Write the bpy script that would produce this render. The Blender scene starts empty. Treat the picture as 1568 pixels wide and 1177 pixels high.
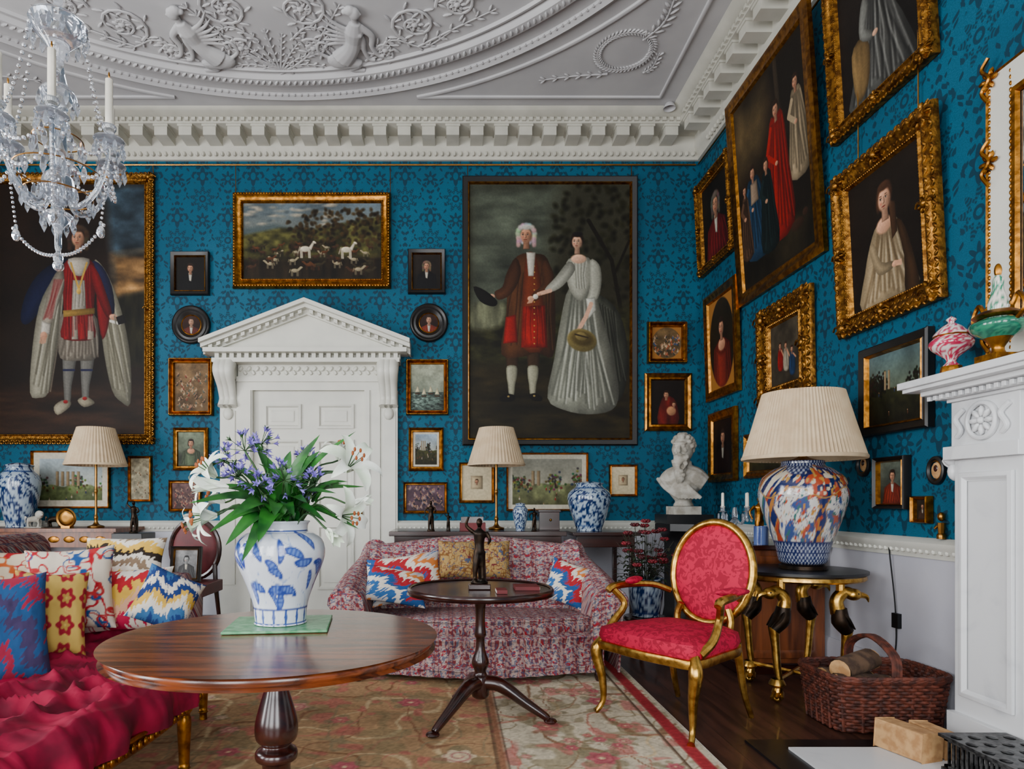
import bpy, math, random
import numpy as np
from mathutils import Vector, Matrix, Euler
random.seed(7); rng=np.random.default_rng(7)
pi=math.pi; S=bpy.context.scene
sin,cos=math.sin,math.cos
CH=4.78; BW=6.45; RW=2.46; LW=-5.24; FW=-2.5
def P(u,v,d): return Vector(((u-690)*d/1000,d,1.11-(v-768)*d/1000))
def lin(c):
    if isinstance(c,str): c=[int(c[i:i+2],16) for i in (0,2,4)]
    return [((x/255)/12.92 if x/255<=.04045 else ((x/255+.055)/1.055)**2.4) for x in c]+[1]
def L(a):
    a=np.clip(a/255.,0,1); return np.where(a<=.04045,a/12.92,((a+.055)/1.055)**2.4)
TAB=rng.random((256,256))
def nz(x,y,s=0):
    x=np.asarray(x,float)+s*17.3;y=np.asarray(y,float)+s*9.7
    xi=np.floor(x).astype(int);yi=np.floor(y).astype(int);xf=x-xi;yf=y-yi
    xf=xf*xf*(3-2*xf);yf=yf*yf*(3-2*yf);t=lambda a,b:TAB[a%256,b%256]
    return (t(xi,yi)*(1-xf)+t(xi+1,yi)*xf)*(1-yf)+(t(xi,yi+1)*(1-xf)+t(xi+1,yi+1)*xf)*yf
def fbm(x,y,s=0,o=4): return sum(nz(x*2**i,y*2**i,s+i)*.5**i for i in range(o))/(2-.5**(o-1))
# ---------- node DSL ----------
class V:
    def __init__(s,g,o): s.g=g;s.o=o
    def _(s,op,*a):
        n=s.g.t.nodes.new('ShaderNodeMath');n.operation=op
        for i,x in enumerate((s,)+a):
            if isinstance(x,V): s.g.t.links.new(x.o,n.inputs[i])
            else: n.inputs[i].default_value=x
        return V(s.g,n.outputs[0])
    def __add__(s,o): return s._('ADD',o)
    def __mul__(s,o): return s._('MULTIPLY',o)
    def __sub__(s,o): return s._('SUBTRACT',o)
    def __rsub__(s,o): return (s*-1.)._('ADD',o)
    def __truediv__(s,o): return s._('DIVIDE',o)
    __radd__=__add__;__rmul__=__mul__
    def sst(s,a,b):
        n=s.g.t.nodes.new('ShaderNodeMapRange');n.interpolation_type='SMOOTHSTEP'
        s.g.t.links.new(s.o,n.inputs[0]);n.inputs[1].default_value=a;n.inputs[2].default_value=b
        return V(s.g,n.outputs[0])
    def fr(s): return s._('FRACT')
    def ab(s): return s._('ABSOLUTE')
    def sn(s): return s._('SINE')
    def cs(s): return s._('COSINE')
class G:
    def __init__(s,name,rough=.5,metal=0.,**k):
        m=bpy.data.materials.new(name);m.use_nodes=True;s.m=m;s.t=m.node_tree
        s.b=s.t.nodes['Principled BSDF'];s.b.inputs['Roughness'].default_value=rough;s.b.inputs['Metallic'].default_value=metal
        for a,b in k.items(): s.b.inputs[a.replace('_',' ')].default_value=b
        s.tc=s.t.nodes.new('ShaderNodeTexCoord')
        n=s.t.nodes.new('ShaderNodeSeparateXYZ');s.t.links.new(s.tc.outputs['Object'],n.inputs[0])
        s.X,s.Y,s.Z=[V(s,n.outputs[i]) for i in range(3)]
    def noise(s,scale=5,detail=3,vec=None,dist=0.):
        n=s.t.nodes.new('ShaderNodeTexNoise');n.inputs['Scale'].default_value=scale;n.inputs['Detail'].default_value=detail;n.inputs['Distortion'].default_value=dist
        if vec:
            c=s.t.nodes.new('ShaderNodeCombineXYZ')
            for i,x in enumerate(vec): s.t.links.new(x.o,c.inputs[i])
            s.t.links.new(c.outputs[0],n.inputs['Vector'])
        else: s.t.links.new(s.tc.outputs['Object'],n.inputs['Vector'])
        return V(s,n.outputs[0])
    def mix(s,f,a,b):
        n=s.t.nodes.new('ShaderNodeMix');n.data_type='RGBA'
        if isinstance(f,V): s.t.links.new(f.o,n.inputs[0])
        else: n.inputs[0].default_value=f
        for i,x in ((6,a),(7,b)):
            if isinstance(x,(str,tuple)): n.inputs[i].default_value=lin(x)
            else: s.t.links.new(x,n.inputs[i])
        return n.outputs[2]
    def base(s,c): s.t.links.new(c,s.b.inputs['Base Color']);return s
    def bump(s,h,st=.3,d=.01):
        n=s.t.nodes.new('ShaderNodeBump');n.inputs['Strength'].default_value=st;n.inputs['Distance'].default_value=d
        s.t.links.new(h.o,n.inputs['Height']);s.t.links.new(n.outputs[0],s.b.inputs['Normal']);return s
def M(name,c1,rough=.5,metal=0.,c2=None,ns=12,bump=0,**k):
    g=G(name,rough,metal,**k)
    if c2 is None: c2=tuple(int(x*.88) for x in ([int(c1[i:i+2],16) for i in (0,2,4)] if isinstance(c1,str) else c1))
    n=g.noise(ns,4); g.base(g.mix(n.sst(.35,.65),c1,c2))
    if bump: g.bump(n,bump,.01)
    return g.m
def MC(name,rough=.5,**k):
    g=G(name,rough,**k);a=g.t.nodes.new('ShaderNodeAttribute');a.attribute_name='Col'
    g.base(a.outputs['Color']);g.bump(g.noise(90,2),.12,.004);return g.m
def wood(name,c1,c2,rough=.3,v=(1.2,14,14),sc=2,coat=.3):
    g=G(name,rough,Coat_Weight=coat,Coat_Roughness=.15)
    n=g.noise(sc,6,(g.X*v[0],g.Y*v[1],g.Z*v[2]),.6)
    g.base(g.mix(n.sst(.3,.7),c1,c2));return g.m
def damask():
    g=G('wall_damask_teal',.7,Specular_IOR_Level=.25);W,H=.50,.82
    s=(g.X+g.Y)/W;t=g.Z/H
    def mot(s,t):
        a=((s.fr()-.5).ab())*.56; z=(t.fr()-.5)*.92
        r=(a*a+z*z)._('SQRT'); th=a._('ARCTAN2',z)
        pet=(th*9).cs()
        fan=(pet*.03+.115-r).sst(-.003,.004)*((r*260+pet*2).sn()*.5+.75)._('MINIMUM',1.)
        hole=(r-(.068+pet*.016)).sst(-.003,.005)
        zz=z+.235;r2=(a*a+zz*zz)._('SQRT');th2=a._('ARCTAN2',zz)
        f2=((th2*7).cs()*.024+.06-r2).sst(-.003,.004)*(r2-.022).sst(-.002,.004)
        z3=z-.25;r3=(a*a*2.2+z3*z3)._('SQRT');th3=a._('ARCTAN2',z3)
        f3=((th3*6).cs()*.022+.085-r3).sst(-.003,.004)*(r3-.04).sst(-.002,.004)
        core=(.022-(r-.03).ab()*1.7).sst(0,.01)
        tw=(.006-(a-(.15+.045*(z*17).sn())).ab()+.010*((z*80).sn())).sst(0,.005)*(.30-z.ab()).sst(0,.03)
        tw2=(.004-(a-(.20-.03*(z*23).sn())).ab()+.008*((z*110).cs())).sst(0,.004)*(.22-z.ab()).sst(0,.03)
        og=(.010-(a-.14*(1+(z*(2*pi/.92)).cs())).ab()+.012*(z*95).sn()).sst(0,.005)
        m=fan*hole
        for q in (f2,f3,core,tw,tw2,og): m=m._('MAXIMUM',q)
        return m
    m=mot(s,t)._('MAXIMUM',mot(s+.5,t+.5))
    n=g.noise(140,2,(g.X+g.Y,g.Z,g.Z)); n2=g.noise(1.3,2);wv=(((g.X+g.Y)*900).sn()*(g.Z*900).sn()).sst(-.5,.8)
    lt=g.mix(n2.sst(.3,.7),(16,88,114),(12,76,101)); lt2=g.mix(n.sst(.4,.6)*.35+wv*.1,lt,(5,50,70))
    g.base(g.mix(m*.8,lt2,(5,36,52)));g.bump(m,.15,.003);return g.m
m_dam=damask()
m_dado=M('dado_paint_grey',(184,184,192),.5,c2=(176,176,185),ns=3)
m_trim=M('trim_paint_white',(204,203,192),.45,c2=(196,195,185),ns=4)
m_plas=M('plaster_ceiling',(184,183,183),.85,c2=(176,175,176),ns=3)
m_corn=M('cornice_paint',(188,186,174),.75,c2=(177,175,163),ns=5)
m_gold=M('gilt_gold',(176,118,42),.36,1.,c2=(118,74,24),ns=25,bump=.25)
m_gold2=M('gilt_pale',(210,166,80),.3,1.,c2=(160,116,46),ns=30,bump=.15)
m_goldd=M('gilt_aged',(160,110,42),.42,.95,c2=(90,56,20),ns=34,bump=.4)
m_black=M('frame_black',(11,10,10),.4,c2=(17,15,14))
m_cv=MC('painted_canvas',.62,Specular_IOR_Level=.2); m_por=MC('painted_porcelain',.14,Coat_Weight=.3); m_fab=MC('printed_fabric',.9,Specular_IOR_Level=.2); m_rug=MC('carpet_wool',.95,Specular_IOR_Level=.1)
m_mah=wood('mahogany',(50,16,9),(23,7,5),.25)
m_wal=wood('walnut_top',(120,58,25),(50,21,10),.26,(1.5,12,12),3,.3)
m_oak=wood('cabinet_wood',(126,66,30),(80,38,16),.38,(12,12,1.2),2,.1)
m_brz=M('bronze_dark',(26,20,15),.4,.8,c2=(48,34,22),ns=20)
m_brs=M('brass',(160,112,50),.3,1.)
m_marb=G('marble_white',.35);_n=m_marb.noise(3,8,dist=1.5);m_marb.base(m_marb.mix(_n.sst(.5,.8),(210,211,212),(176,178,182)));m_marb=m_marb.m
m_bust=M('plaster_bust',(172,168,158),.85,c2=(140,134,122),ns=14)
m_shade=M('pleated_shade',(194,172,140),.9,c2=(184,160,128))
m_crim=M('crimson_velvet',(150,4,52),.7,c2=(92,2,32),ns=7,bump=.15,Specular_IOR_Level=.3)
m_glass=G('crystal_glass',.03,Transmission_Weight=.9,IOR=1.5);m_glass.base(m_glass.mix(m_glass.noise(20).sst(.3,.7),(240,244,250),(210,216,226)));m_glass=m_glass.m
m_wax=M('candle_wax',(226,220,204),.5)
m_stem=M('stem_green',(48,84,36),.55,c2=(26,60,24)); m_leaf=M('leaf_green',(40,106,34),.42,c2=(16,68,22),ns=15)
m_lily=M('lily_petal',(228,231,222),.55,c2=(204,219,192),ns=15); m_purp=M('agapanthus_petal',(96,80,160),.6,c2=(126,112,192),ns=30)
m_pollen=M('pollen_brown',(140,70,24),.8)
m_iron=M('iron_black',(22,23,25),.5,.6); m_steel=M('fender_steel',(96,97,97),.35,.9,c2=(44,44,46),ns=40)
m_wick=M('wicker',(98,44,27),.65,c2=(52,22,14),ns=30); m_log=M('log_bark',(96,72,52),.9,c2=(58,40,28),ns=18,bump=.5); m_logend=M('log_cut',(190,148,98),.8,c2=(160,116,72),ns=25)
m_green=M('green_tile',(58,128,82),.35,c2=(104,156,114),ns=40)
m_slate=M('slate_black',(18,18,20),.35); m_book=M('book_red',(100,16,20),.6)
m_paper=M('paper_white',(210,206,196),.7)
g=G('crimson_damask',.75,Specular_IOR_Level=.3);_a=g.noise(26,2,dist=1.5);g.base(g.mix(_a.sst(.49,.53),(182,6,56),(144,2,40)));g.bump(_a,.15,.003);m_cdam=g.m
g=G('chintz_stripe',.9,Specular_IOR_Level=.15);T=g.Y+g.Z
_s=(g.X/.085).fr();_d=(_s-.5).ab()
_w=((T*60).sn()*.07+.17-_d).sst(-.02,.02);_n=g.noise(42,2,(g.X,T,T),.6);_n2=g.noise(60,1,(g.X,T,T),.3)
_dt=((T/.085).fr()-.5).ab();_ro=(.2-(_dt*_dt+_d*_d)._('SQRT')).sst(-.02,.03)
c=g.mix(_n.sst(.46,.56),(158,128,122),(116,48,52));c=g.mix(_n2.sst(.56,.62)*.75,c,(62,72,96))
c=g.mix(_w*.6,c,(178,164,154));c=g.mix(_ro*_n.sst(.4,.5),c,(146,30,42));c=g.mix(_w*_n2.sst(.5,.54)*.75,c,(66,78,104));c=g.mix(((.03-(_d-.36).ab()).sst(0,.02))*.65,c,(54,62,88))
m_chz=g.base(c).m
g=G('floor_boards',.4,Coat_Weight=.1);_b=(g.X/.16);_f=_b.fr();_id=_b._('FLOOR')
_n=g.noise(2,6,(g.X*10,g.Y*1.2,_id*3.1),.4);c=g.mix(_n.sst(.3,.7),(78,46,34),(42,24,18));c=g.mix((.03-_f).sst(0,.02),c,(10,7,5));m_floor=g.base(c).m
# ---------- mesh builder ----------
def cat(p,n=5,closed=False):
    p=np.asarray(p,float);m=len(p)
    if m<3 and not closed: return np.array([p[0]*(1-t)+p[-1]*t for t in np.linspace(0,1,n+1)])
    out=[];K=m if closed else m-1
    for i in range(K):
        g=lambda j:p[j%m] if closed else (p[j] if 0<=j<m else (2*p[0]-p[1] if j<0 else 2*p[-1]-p[-2]))
        a,b,c,d=g(i-1),g(i),g(i+1),g(i+2)
        for t in np.arange(n)/n: out.append(.5*((2*b)+(c-a)*t+(2*a-5*b+4*c-d)*t*t+(3*b-a-3*c+d)*t**3))
    if not closed: out.append(p[-1])
    return np.array(out)
class MB:
    def __init__(s,mat=None):
        s.v=[];s.f=[];s.mi=[];s.c=[];s.n=0;s.mats=[];s.k=0;s.T=np.eye(4)
        if mat: s.use(mat)
    def use(s,m):
        if m not in s.mats: s.mats.append(m)
        s.k=s.mats.index(m);return s
    def at(s,x=0,y=0,z=0,rx=0,ry=0,rz=0,sc=1):
        if isinstance(x,Vector): x,y,z=x
        s.T=np.array(Matrix.Translation((x,y,z))@Euler((rx,ry,rz)).to_matrix().to_4x4()@Matrix.Scale(sc,4));return s
    def mat(s,m): s.T=np.array(m);return s
    def add(s,vs,fs,col=None):
        A=np.asarray(vs,float).reshape(-1,3);A=A@s.T[:3,:3].T+s.T[:3,3]
        s.v.append(A);s.c.append(np.ones((len(A),3)) if col is None else np.asarray(col).reshape(-1,3))
        if isinstance(fs,np.ndarray): fs=(fs+s.n).tolist()
        else: fs=[[i+s.n for i in f] for f in fs]
        s.f+=fs;s.mi+=[s.k]*len(fs);s.n+=len(A);return s
    def grid(s,A,cu=0,cv=0,col=None):
        m,n=A.shape[:2];I=np.arange(m*n).reshape(m,n)
        if cu: I=np.vstack([I,I[:1]])
        if cv: I=np.hstack([I,I[:,:1]])
        F=np.stack([I[:-1,:-1],I[:-1,1:],I[1:,1:],I[1:,:-1]],-1).reshape(-1,4)
        return s.add(A,F,col)
    def box(s,x0,x1,y0,y1,z0,z1):
        v=[(x,y,z) for x in (x0,x1) for y in (y0,y1) for z in (z0,z1)]
        return s.add(v,[(0,1,3,2),(4,6,7,5),(0,4,5,1),(2,3,7,6),(0,2,6,4),(1,5,7,3)])
    def lathe(s,pr,seg=32,n=4,colf=None,c=(0,0,0),sm=True,sx=1,sy=1,rad=None):
        p=cat(pr,n) if sm else np.array(pr,float);p[:,0]=np.maximum(p[:,0],0)
        th=np.arange(seg)*2*pi/seg;R=p[:,0][:,None]*np.ones(seg)
        if rad is not None: R=R*rad(th)[None,:]
        Z=p[:,1][:,None]*np.ones(seg)
        A=np.stack([c[0]+R*np.cos(th)*sx,c[1]+R*np.sin(th)*sy,c[2]+Z],-1)
        col=None if colf is None else L(colf(th[None,:]*np.ones_like(Z),(Z-Z.min())/(np.ptp(Z)+1e-9),R))
        return s.grid(A,0,1,col)
    def tube(s,pts,r,seg=8,n=5,closed=False,fl=1.):
        p=cat(pts,n,closed) if n else np.array(pts,float);N=len(p)
        if np.isscalar(r): rr=np.full(N,float(r))
        else:
            q=np.array(r,float);rr=np.interp(np.linspace(0,1,N),np.linspace(0,1,len(q)),q)
        T=np.roll(p,-1,0)-np.roll(p,1,0) if closed else np.gradient(p,axis=0)
        T/=np.linalg.norm(T,axis=1)[:,None]+1e-9
        u=np.cross(T[0],[0,0,1.]) if abs(T[0][2])<.9 else np.cross(T[0],[0,1.,0]);u/=np.linalg.norm(u)
        A=np.zeros((N,seg,3));th=np.arange(seg)*2*pi/seg
        for i in range(N):
            u=u-T[i]*u.dot(T[i]);u/=np.linalg.norm(u)+1e-9;w=np.cross(T[i],u)
            A[i]=p[i]+rr[i]*(np.outer(np.cos(th),u)+fl*np.outer(np.sin(th),w))
        n0=s.n;s.grid(A,closed,1)
        if not closed:
            s.f.append([n0+i for i in range(seg)][::-1]);s.f.append([n0+(N-1)*seg+i for i in range(seg)]);s.mi+=[s.k]*2
        return s
    def ell(s,c,r,seg=12,rg=8,R=None):
        if np.isscalar(r): r=(r,r,r)
        ph=np.linspace(0,pi,rg+1);th=np.arange(seg)*2*pi/seg
        A=np.stack([np.outer(np.sin(ph),np.cos(th))*r[0],np.outer(np.sin(ph),np.sin(th))*r[1],np.outer(np.cos(ph),np.ones(seg))*r[2]],-1)
        if R is not None: A=A@np.array(Euler(R).to_matrix()).T
        return s.grid(A+np.array(c),0,1)
    def sweep(s,path,prof,closed=False):
        p=np.array(path,float);N=len(p);A=np.zeros((N,len(prof),3))
        for i in range(N):
            a=p[i]-p[i-1] if (i>0 or closed) else p[1]-p[0]
            b=p[(i+1)%N]-p[i] if (i<N-1 or closed) else a
            a=a/np.linalg.norm(a);b=b/np.linalg.norm(b);na=np.array([-a[1],a[0]]);nb=np.array([-b[1],b[0]])
            m=(na+nb);m/=max(.3,1+na.dot(nb))
            for j,(o,z) in enumerate(prof): A[i,j]=(*(p[i]+m*o),z)
        return s.grid(A,closed,0)
    def prism(s,poly,y0,y1):
        n=len(poly);v=[(x,y0,z) for x,z in poly]+[(x,y1,z) for x,z in poly]
        return s.add(v,[list(range(n)),list(range(2*n-1,n-1,-1))]+[(i,(i+1)%n,(i+1)%n+n,i+n) for i in range(n)])
    def frame(s,W,H,prof):
        v=[];f=[]
        for t,h in prof:
            a,b=W/2-t,H/2-t;v+=[(-a,-h,-b),(a,-h,-b),(a,-h,b),(-a,-h,b)]
        for i in range(len(prof)-1):
            for j in range(4): k=(j+1)%4;f.append((i*4+j,i*4+k,i*4+4+k,i*4+4+j))
        return s.add(v,f)
    def pillow(s,w,h,t,colf,n=80):
        u=np.linspace(-1,1,n);U,W=np.meshgrid(u,u)
        X=w/2*U*(1-.09*(1-W**2));Z=h/2*W*(1-.09*(1-U**2))
        T=t/2*(np.clip((1-U**4)*(1-W**4),0,1))**.55*(1+.22*(fbm(U*2.5,W*2.5,3,3)-.5))
        col=L(colf(U,W))
        s.grid(np.stack([X,-T,Z],-1),col=col);s.grid(np.stack([X,T,Z],-1),col=col);return s
    def flat(s,k):
        for a in s.v: a[:,2]=CH-(CH-a[:,2])*k
        return s
    def make(s,name,bevel=0,remesh=0,smooth=40):
        me=bpy.data.meshes.new(name);V_=np.vstack(s.v);me.from_pydata(V_.tolist(),[],s.f)
        for m in s.mats: me.materials.append(m)
        me.polygons.foreach_set('material_index',s.mi);me.polygons.foreach_set('use_smooth',[True]*len(s.f))
        if any((c!=1).any() for c in s.c):
            C=np.ones((len(V_),4));C[:,:3]=np.vstack(s.c);a=me.color_attributes.new('Col','FLOAT_COLOR','POINT');a.data.foreach_set('color',C.ravel())
        me.update()
        if smooth: me.set_sharp_from_angle(angle=math.radians(smooth))
        o=bpy.data.objects.new(name,me);S.collection.objects.link(o)
        if remesh:
            r=o.modifiers.new('r','REMESH');r.mode='VOXEL';r.voxel_size=remesh;r.use_smooth_shade=True
            q=o.modifiers.new('s','SMOOTH');q.iterations=2;q.factor=.5
        if bevel:
            b=o.modifiers.new('b','BEVEL');b.width=bevel;b.segments=2;b.limit_method='ANGLE';b.angle_limit=math.radians(50)
        return o
# ---------- picture painter ----------
class Cv:
    def __init__(s,x0,y0,x1,y1,n=60):
        s.x0,s.y0,s.x1,s.y1=x0,y0,x1,y1;s.w=x1-x0;s.h=y1-y0
        ny=max(8,int(n*s.h/s.w));s.X,s.Y=np.meshgrid(np.linspace(x0,x1,n),np.linspace(y0,y1,ny));s.C=np.zeros((ny,n,3));s.u=s.w/n
    def bg(s,a,b,amp=.25,sc=5):
        t=((s.Y-s.y0)/s.h)[...,None];n=fbm(s.X*sc/s.w,s.Y*sc/s.w,random.randint(0,50))[...,None]
        s.C=(np.array(a)*(1-t)+np.array(b)*t)*(1+amp*(n-.5)*2);return s
    def bl(s,m,col,sh=1.):
        c=np.array(col,float)*(sh[...,None] if not np.isscalar(sh) else sh);m=m[...,None];s.C=s.C*(1-m)+np.clip(c,0,255)*m;return s
    def e(s,cx,cy,rx,ry,col,a=0,soft=.25,sh=.25):
        dx,dy=s.X-cx,s.Y-cy;p=(dx*cos(a)+dy*sin(a))/rx;q=(-dx*sin(a)+dy*cos(a))/ry
        return s.bl(np.clip((1-np.sqrt(p*p+q*q))/soft,0,1),col,1-sh*(dx/rx+dy/ry)*.6)
    def sd(s,pts,closed=True):
        ins=np.zeros(s.X.shape,bool);D=np.full(s.X.shape,1e9);n=len(pts)
        for i in range(n if closed else n-1):
            (x0,y0),(x1,y1)=pts[i][:2],pts[(i+1)%n][:2];dx,dy=x1-x0,y1-y0
            t=np.clip(((s.X-x0)*dx+(s.Y-y0)*dy)/(dx*dx+dy*dy+1e-9),0,1);D=np.minimum(D,np.hypot(s.X-x0-t*dx,s.Y-y0-t*dy))
            if closed and y0!=y1: ins^=((y0>s.Y)!=(y1>s.Y))&(s.X<(x1-x0)*(s.Y-y0)/(y1-y0)+x0)
        return np.where(ins,D,-D) if closed else D
    def p(s,pts,col,soft=None,fold=0,k=.12,ky=.03,sh=0,cur=1):
        if cur and len(pts)>4: pts=cat(pts,3,True).tolist()
        soft=soft or s.u*1.2;D=s.sd(pts);m=np.clip(D/soft+.5,0,1);f=1+fold*(fbm(s.X*k,s.Y*ky,int(pts[0][0])%40,3)-.5)*3.2
        mx=np.mean([q[0] for q in pts]);hw=max(q[0] for q in pts)-mx+1e-6
        if soft<s.u*3: f=f*(1-.22*np.clip((s.X-mx)/hw,-1,1))*(.72+.28*np.clip(D/(hw*.35),0,1))
        return s.bl(m,col,f)
    def l(s,pts,w,col,soft=1.2): return s.bl(np.clip((w-s.sd(pts,False))/(s.u*soft)+.5,0,1),col)
    def folds(s,a0,a1,b0,b1,n,dk,lt,w=1.,bend=3.):
        for j in range(n):
            t=(j+.5)/n;x0=a0[0]+(a1[0]-a0[0])*t;y0=a0[1]+(a1[1]-a0[1])*t;x1=b0[0]+(b1[0]-b0[0])*t;y1=b0[1]+(b1[1]-b0[1])*t
            y1-=random.uniform(0,.2)*(y1-y0);mx=(x0+x1)/2+random.uniform(-bend,bend);m=(mx,(y0+y1)/2)
            D=s.sd([(x0,y0),m,(x1,y1)],False);s.bl(np.clip(1-D/(w*2.2),0,1)*.55,dk);D=s.sd([(x0+w*2,y0),(m[0]+w*2.2,m[1]),(x1+w*2.4,y1)],False);s.bl(np.clip(1-D/(w*1.5),0,1)*.5,lt)
        return s
def head(c,x,y,r,hair,skin=(196,146,116),fem=0,wig=0,turn=.12):
    t=turn*r
    if wig:
        for i in range(16): a=i*2*pi/16;c.e(x+1.0*r*cos(a),y-.15*r+1.05*r*sin(a),.42*r,.42*r,tuple(q*random.uniform(.82,1.05) for q in hair),soft=.6)
        for s_ in (-1,1):
            for i in range(3): c.e(x+s_*r*.95,y+r*(.5+.35*i),.36*r,.4*r,tuple(q*random.uniform(.75,1.) for q in hair),soft=.6)
    else: c.e(x,y-.22*r,1.02*r,1.15*r,hair);c.e(x-.7*r,y+.3*r,.35*r,.7*r,hair,soft=.5)
    c.p([(x-.33*r,y+.5*r),(x+.33*r,y+.5*r),(x+.4*r,y+1.7*r),(x-.4*r,y+1.7*r)],tuple(k*.74 for k in skin),cur=0)
    c.e(x-t*.3,y+.08*r,.76*r,1.02*r,tuple(k*.93 for k in skin),sh=.35)
    if wig: c.e(x,y-.95*r,.85*r,.4*r,hair,soft=.5)
    else: c.e(x,y-.95*r,.85*r,.42*r,hair,soft=.4)
    dk=tuple(k*.62 for k in skin)
    c.e(x+.5*r,y+.3*r,.32*r,.7*r,dk,soft=1.);c.e(x-t,y+.74*r,.25*r,.08*r,dk,soft=1.,sh=0)
    for sx in (-.3,.3):
        c.e(x+sx*r-t,y-.1*r,.24*r,.17*r,dk,sh=0,soft=1.);c.e(x+sx*r-t,y-.05*r,.15*r,.085*r,(190,176,160),sh=0,soft=.5);c.e(x+sx*r-t,y-.05*r,.075*r,.09*r,(24,16,14),sh=0,soft=.5);c.e(x+sx*r-t,y-.12*r,.18*r,.035*r,(40,26,20),sh=0,soft=.6);c.e(x+sx*r-t,y-.29*r,.2*r,.05*r,(80,52,38),sh=0,soft=.6)
    c.l([(x-t+.08*r,y-.1*r),(x-t*.4+.04*r,y+.28*r),(x-t*1.2,y+.34*r)],.045*r,dk);c.e(x-t*1.6,y+.18*r,.07*r,.2*r,tuple(min(255,k*1.12) for k in skin),soft=1,sh=0)
    c.e(x-t,y+.56*r,.22*r,.07*r,(150,52,48),sh=0,soft=.5);c.l([(x-t-.2*r,y+.55*r),(x-t+.2*r,y+.55*r)],.02*r,(80,26,24));c.e(x-.42*r,y+.3*r,.2*r,.16*r,(200,118,98),soft=1,sh=0)
def port(coat=(70,50,40),skin=(196,146,116),hair=(50,36,28),bg=(48,40,32),wig=0,fem=0,sc=1.):
    def f(c):
        c.bg(bg,tuple(k*.5 for k in bg),.35,3);cx=c.x0+c.w*.5;r=c.w*.135*sc;y=c.y0+c.h*.33;b=c.y1
        c.p([(cx-r*.7,y+1.4*r),(cx-2.4*r,y+2.4*r),(cx-3*r,b),(cx+3*r,b),(cx+2.5*r,y+2.4*r),(cx+.7*r,y+1.4*r)],coat,cur=0)
        c.folds((cx-2*r,y+2.4*r),(cx+2*r,y+2.4*r),(cx-3*r,b),(cx+3*r,b),8,tuple(k*.5 for k in coat),tuple(min(255,k*1.3) for k in coat),r*.12,r*.3)
        if fem: c.e(cx,y+2.2*r,1.2*r,.9*r,skin);c.p([(cx-1.5*r,y+2.9*r),(cx,y+3.3*r),(cx+1.5*r,y+2.9*r),(cx+1.2*r,b),(cx-1.2*r,b)],tuple(min(255,k*1.2) for k in coat),cur=0)
        else: c.p([(cx-.5*r,y+1.2*r),(cx+.5*r,y+1.2*r),(cx+.2*r,y+3.4*r),(cx-.3*r,y+3.2*r)],(190,184,170),cur=0)
        head(c,cx,y,r,hair,skin,wig=wig)
    return f
def land(sky=(150,165,175),sky2=(205,195,160),g1=(70,70,36),g2=(40,36,20),hor=.5,trees=4,dots=10,margin=0,ruin=0):
    def f(c):
        c.bg(sky,sky2,.25,4);h=c.y0+c.h*hor;k=c.h
        m=np.clip((c.Y-h-.05*k*(fbm(c.X*6/c.w,c.X*0,3)-.5)*2)/(c.u*2),0,1);n=fbm(c.X*14/c.w,c.Y*14/c.w,5)
        t=np.clip((c.Y-h)/(c.y1-h+1e-6),0,1);c.bl(m,(1,1,1),0*t);c.C+=m[...,None]*(np.array(g1)*(1-t[...,None])+np.array(g2)*t[...,None])*(.6+.8*n[...,None])
        for i in range(trees):
            x=c.x0+c.w*random.choice([.08,.15,.25,.78,.88,.95,.6]);y=h-random.random()*.12*k
            for j in range(26): c.e(x+random.gauss(0,.05)*c.w,y+random.gauss(0,.06)*k,.022*c.w,.03*k,tuple(q*random.uniform(.5,1.5) for q in g2),soft=.6)
            c.l([(x,y),(x+.005*c.w,h+.06*k)],.006*c.w,tuple(q*.5 for q in g2))
        for i in range(ruin): x=c.x0+c.w*(.3+.07*i);c.p([(x,h-.25*k),(x+.04*c.w,h-.25*k),(x+.04*c.w,h+.02*k),(x,h+.02*k)],(150,130,100),cur=0)
        for i in range(dots):
            x=c.x0+c.w*random.uniform(.1,.9);y=h+random.uniform(.05,.42)*k;col=random.choice([(180,170,150),(140,46,34),(46,56,86),(90,60,40)]);c.e(x,y,.011*c.w,.03*k,col,soft=.4);c.e(x,y-.035*k,.007*c.w,.012*k,(180,140,110),soft=.4)
        if margin:
            mm=np.maximum(np.abs(c.X-(c.x0+c.x1)/2)/(c.w/2-margin*c.w),np.abs(c.Y-(c.y0+c.y1)/2)/(c.h/2-margin*c.w))>1;c.C[mm]=(204,198,180)
    return f
def crowd(bg=(150,128,92),cols=((120,60,44),(90,96,84),(170,150,120),(60,50,40)),n=60,top=.25):
    def f(c):
        c.bg(bg,tuple(k*.8 for k in bg),.35,6)
        for i in range(n):
            y=c.y0+c.h*random.uniform(top,.95);x=c.x0+c.w*random.uniform(.06,.94);r=c.w*.03;col=random.choice(cols);c.e(x,y,r,r*2,col,random.uniform(-.6,.6),.4);c.e(x,y-2*r,r*.5,r*.6,(190,150,120),soft=.4);c.l([(x,y-r),(x+random.choice((-2,2))*r,y+random.uniform(-1,1)*r)],r*.22,(180,140,110))
    return f
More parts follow.
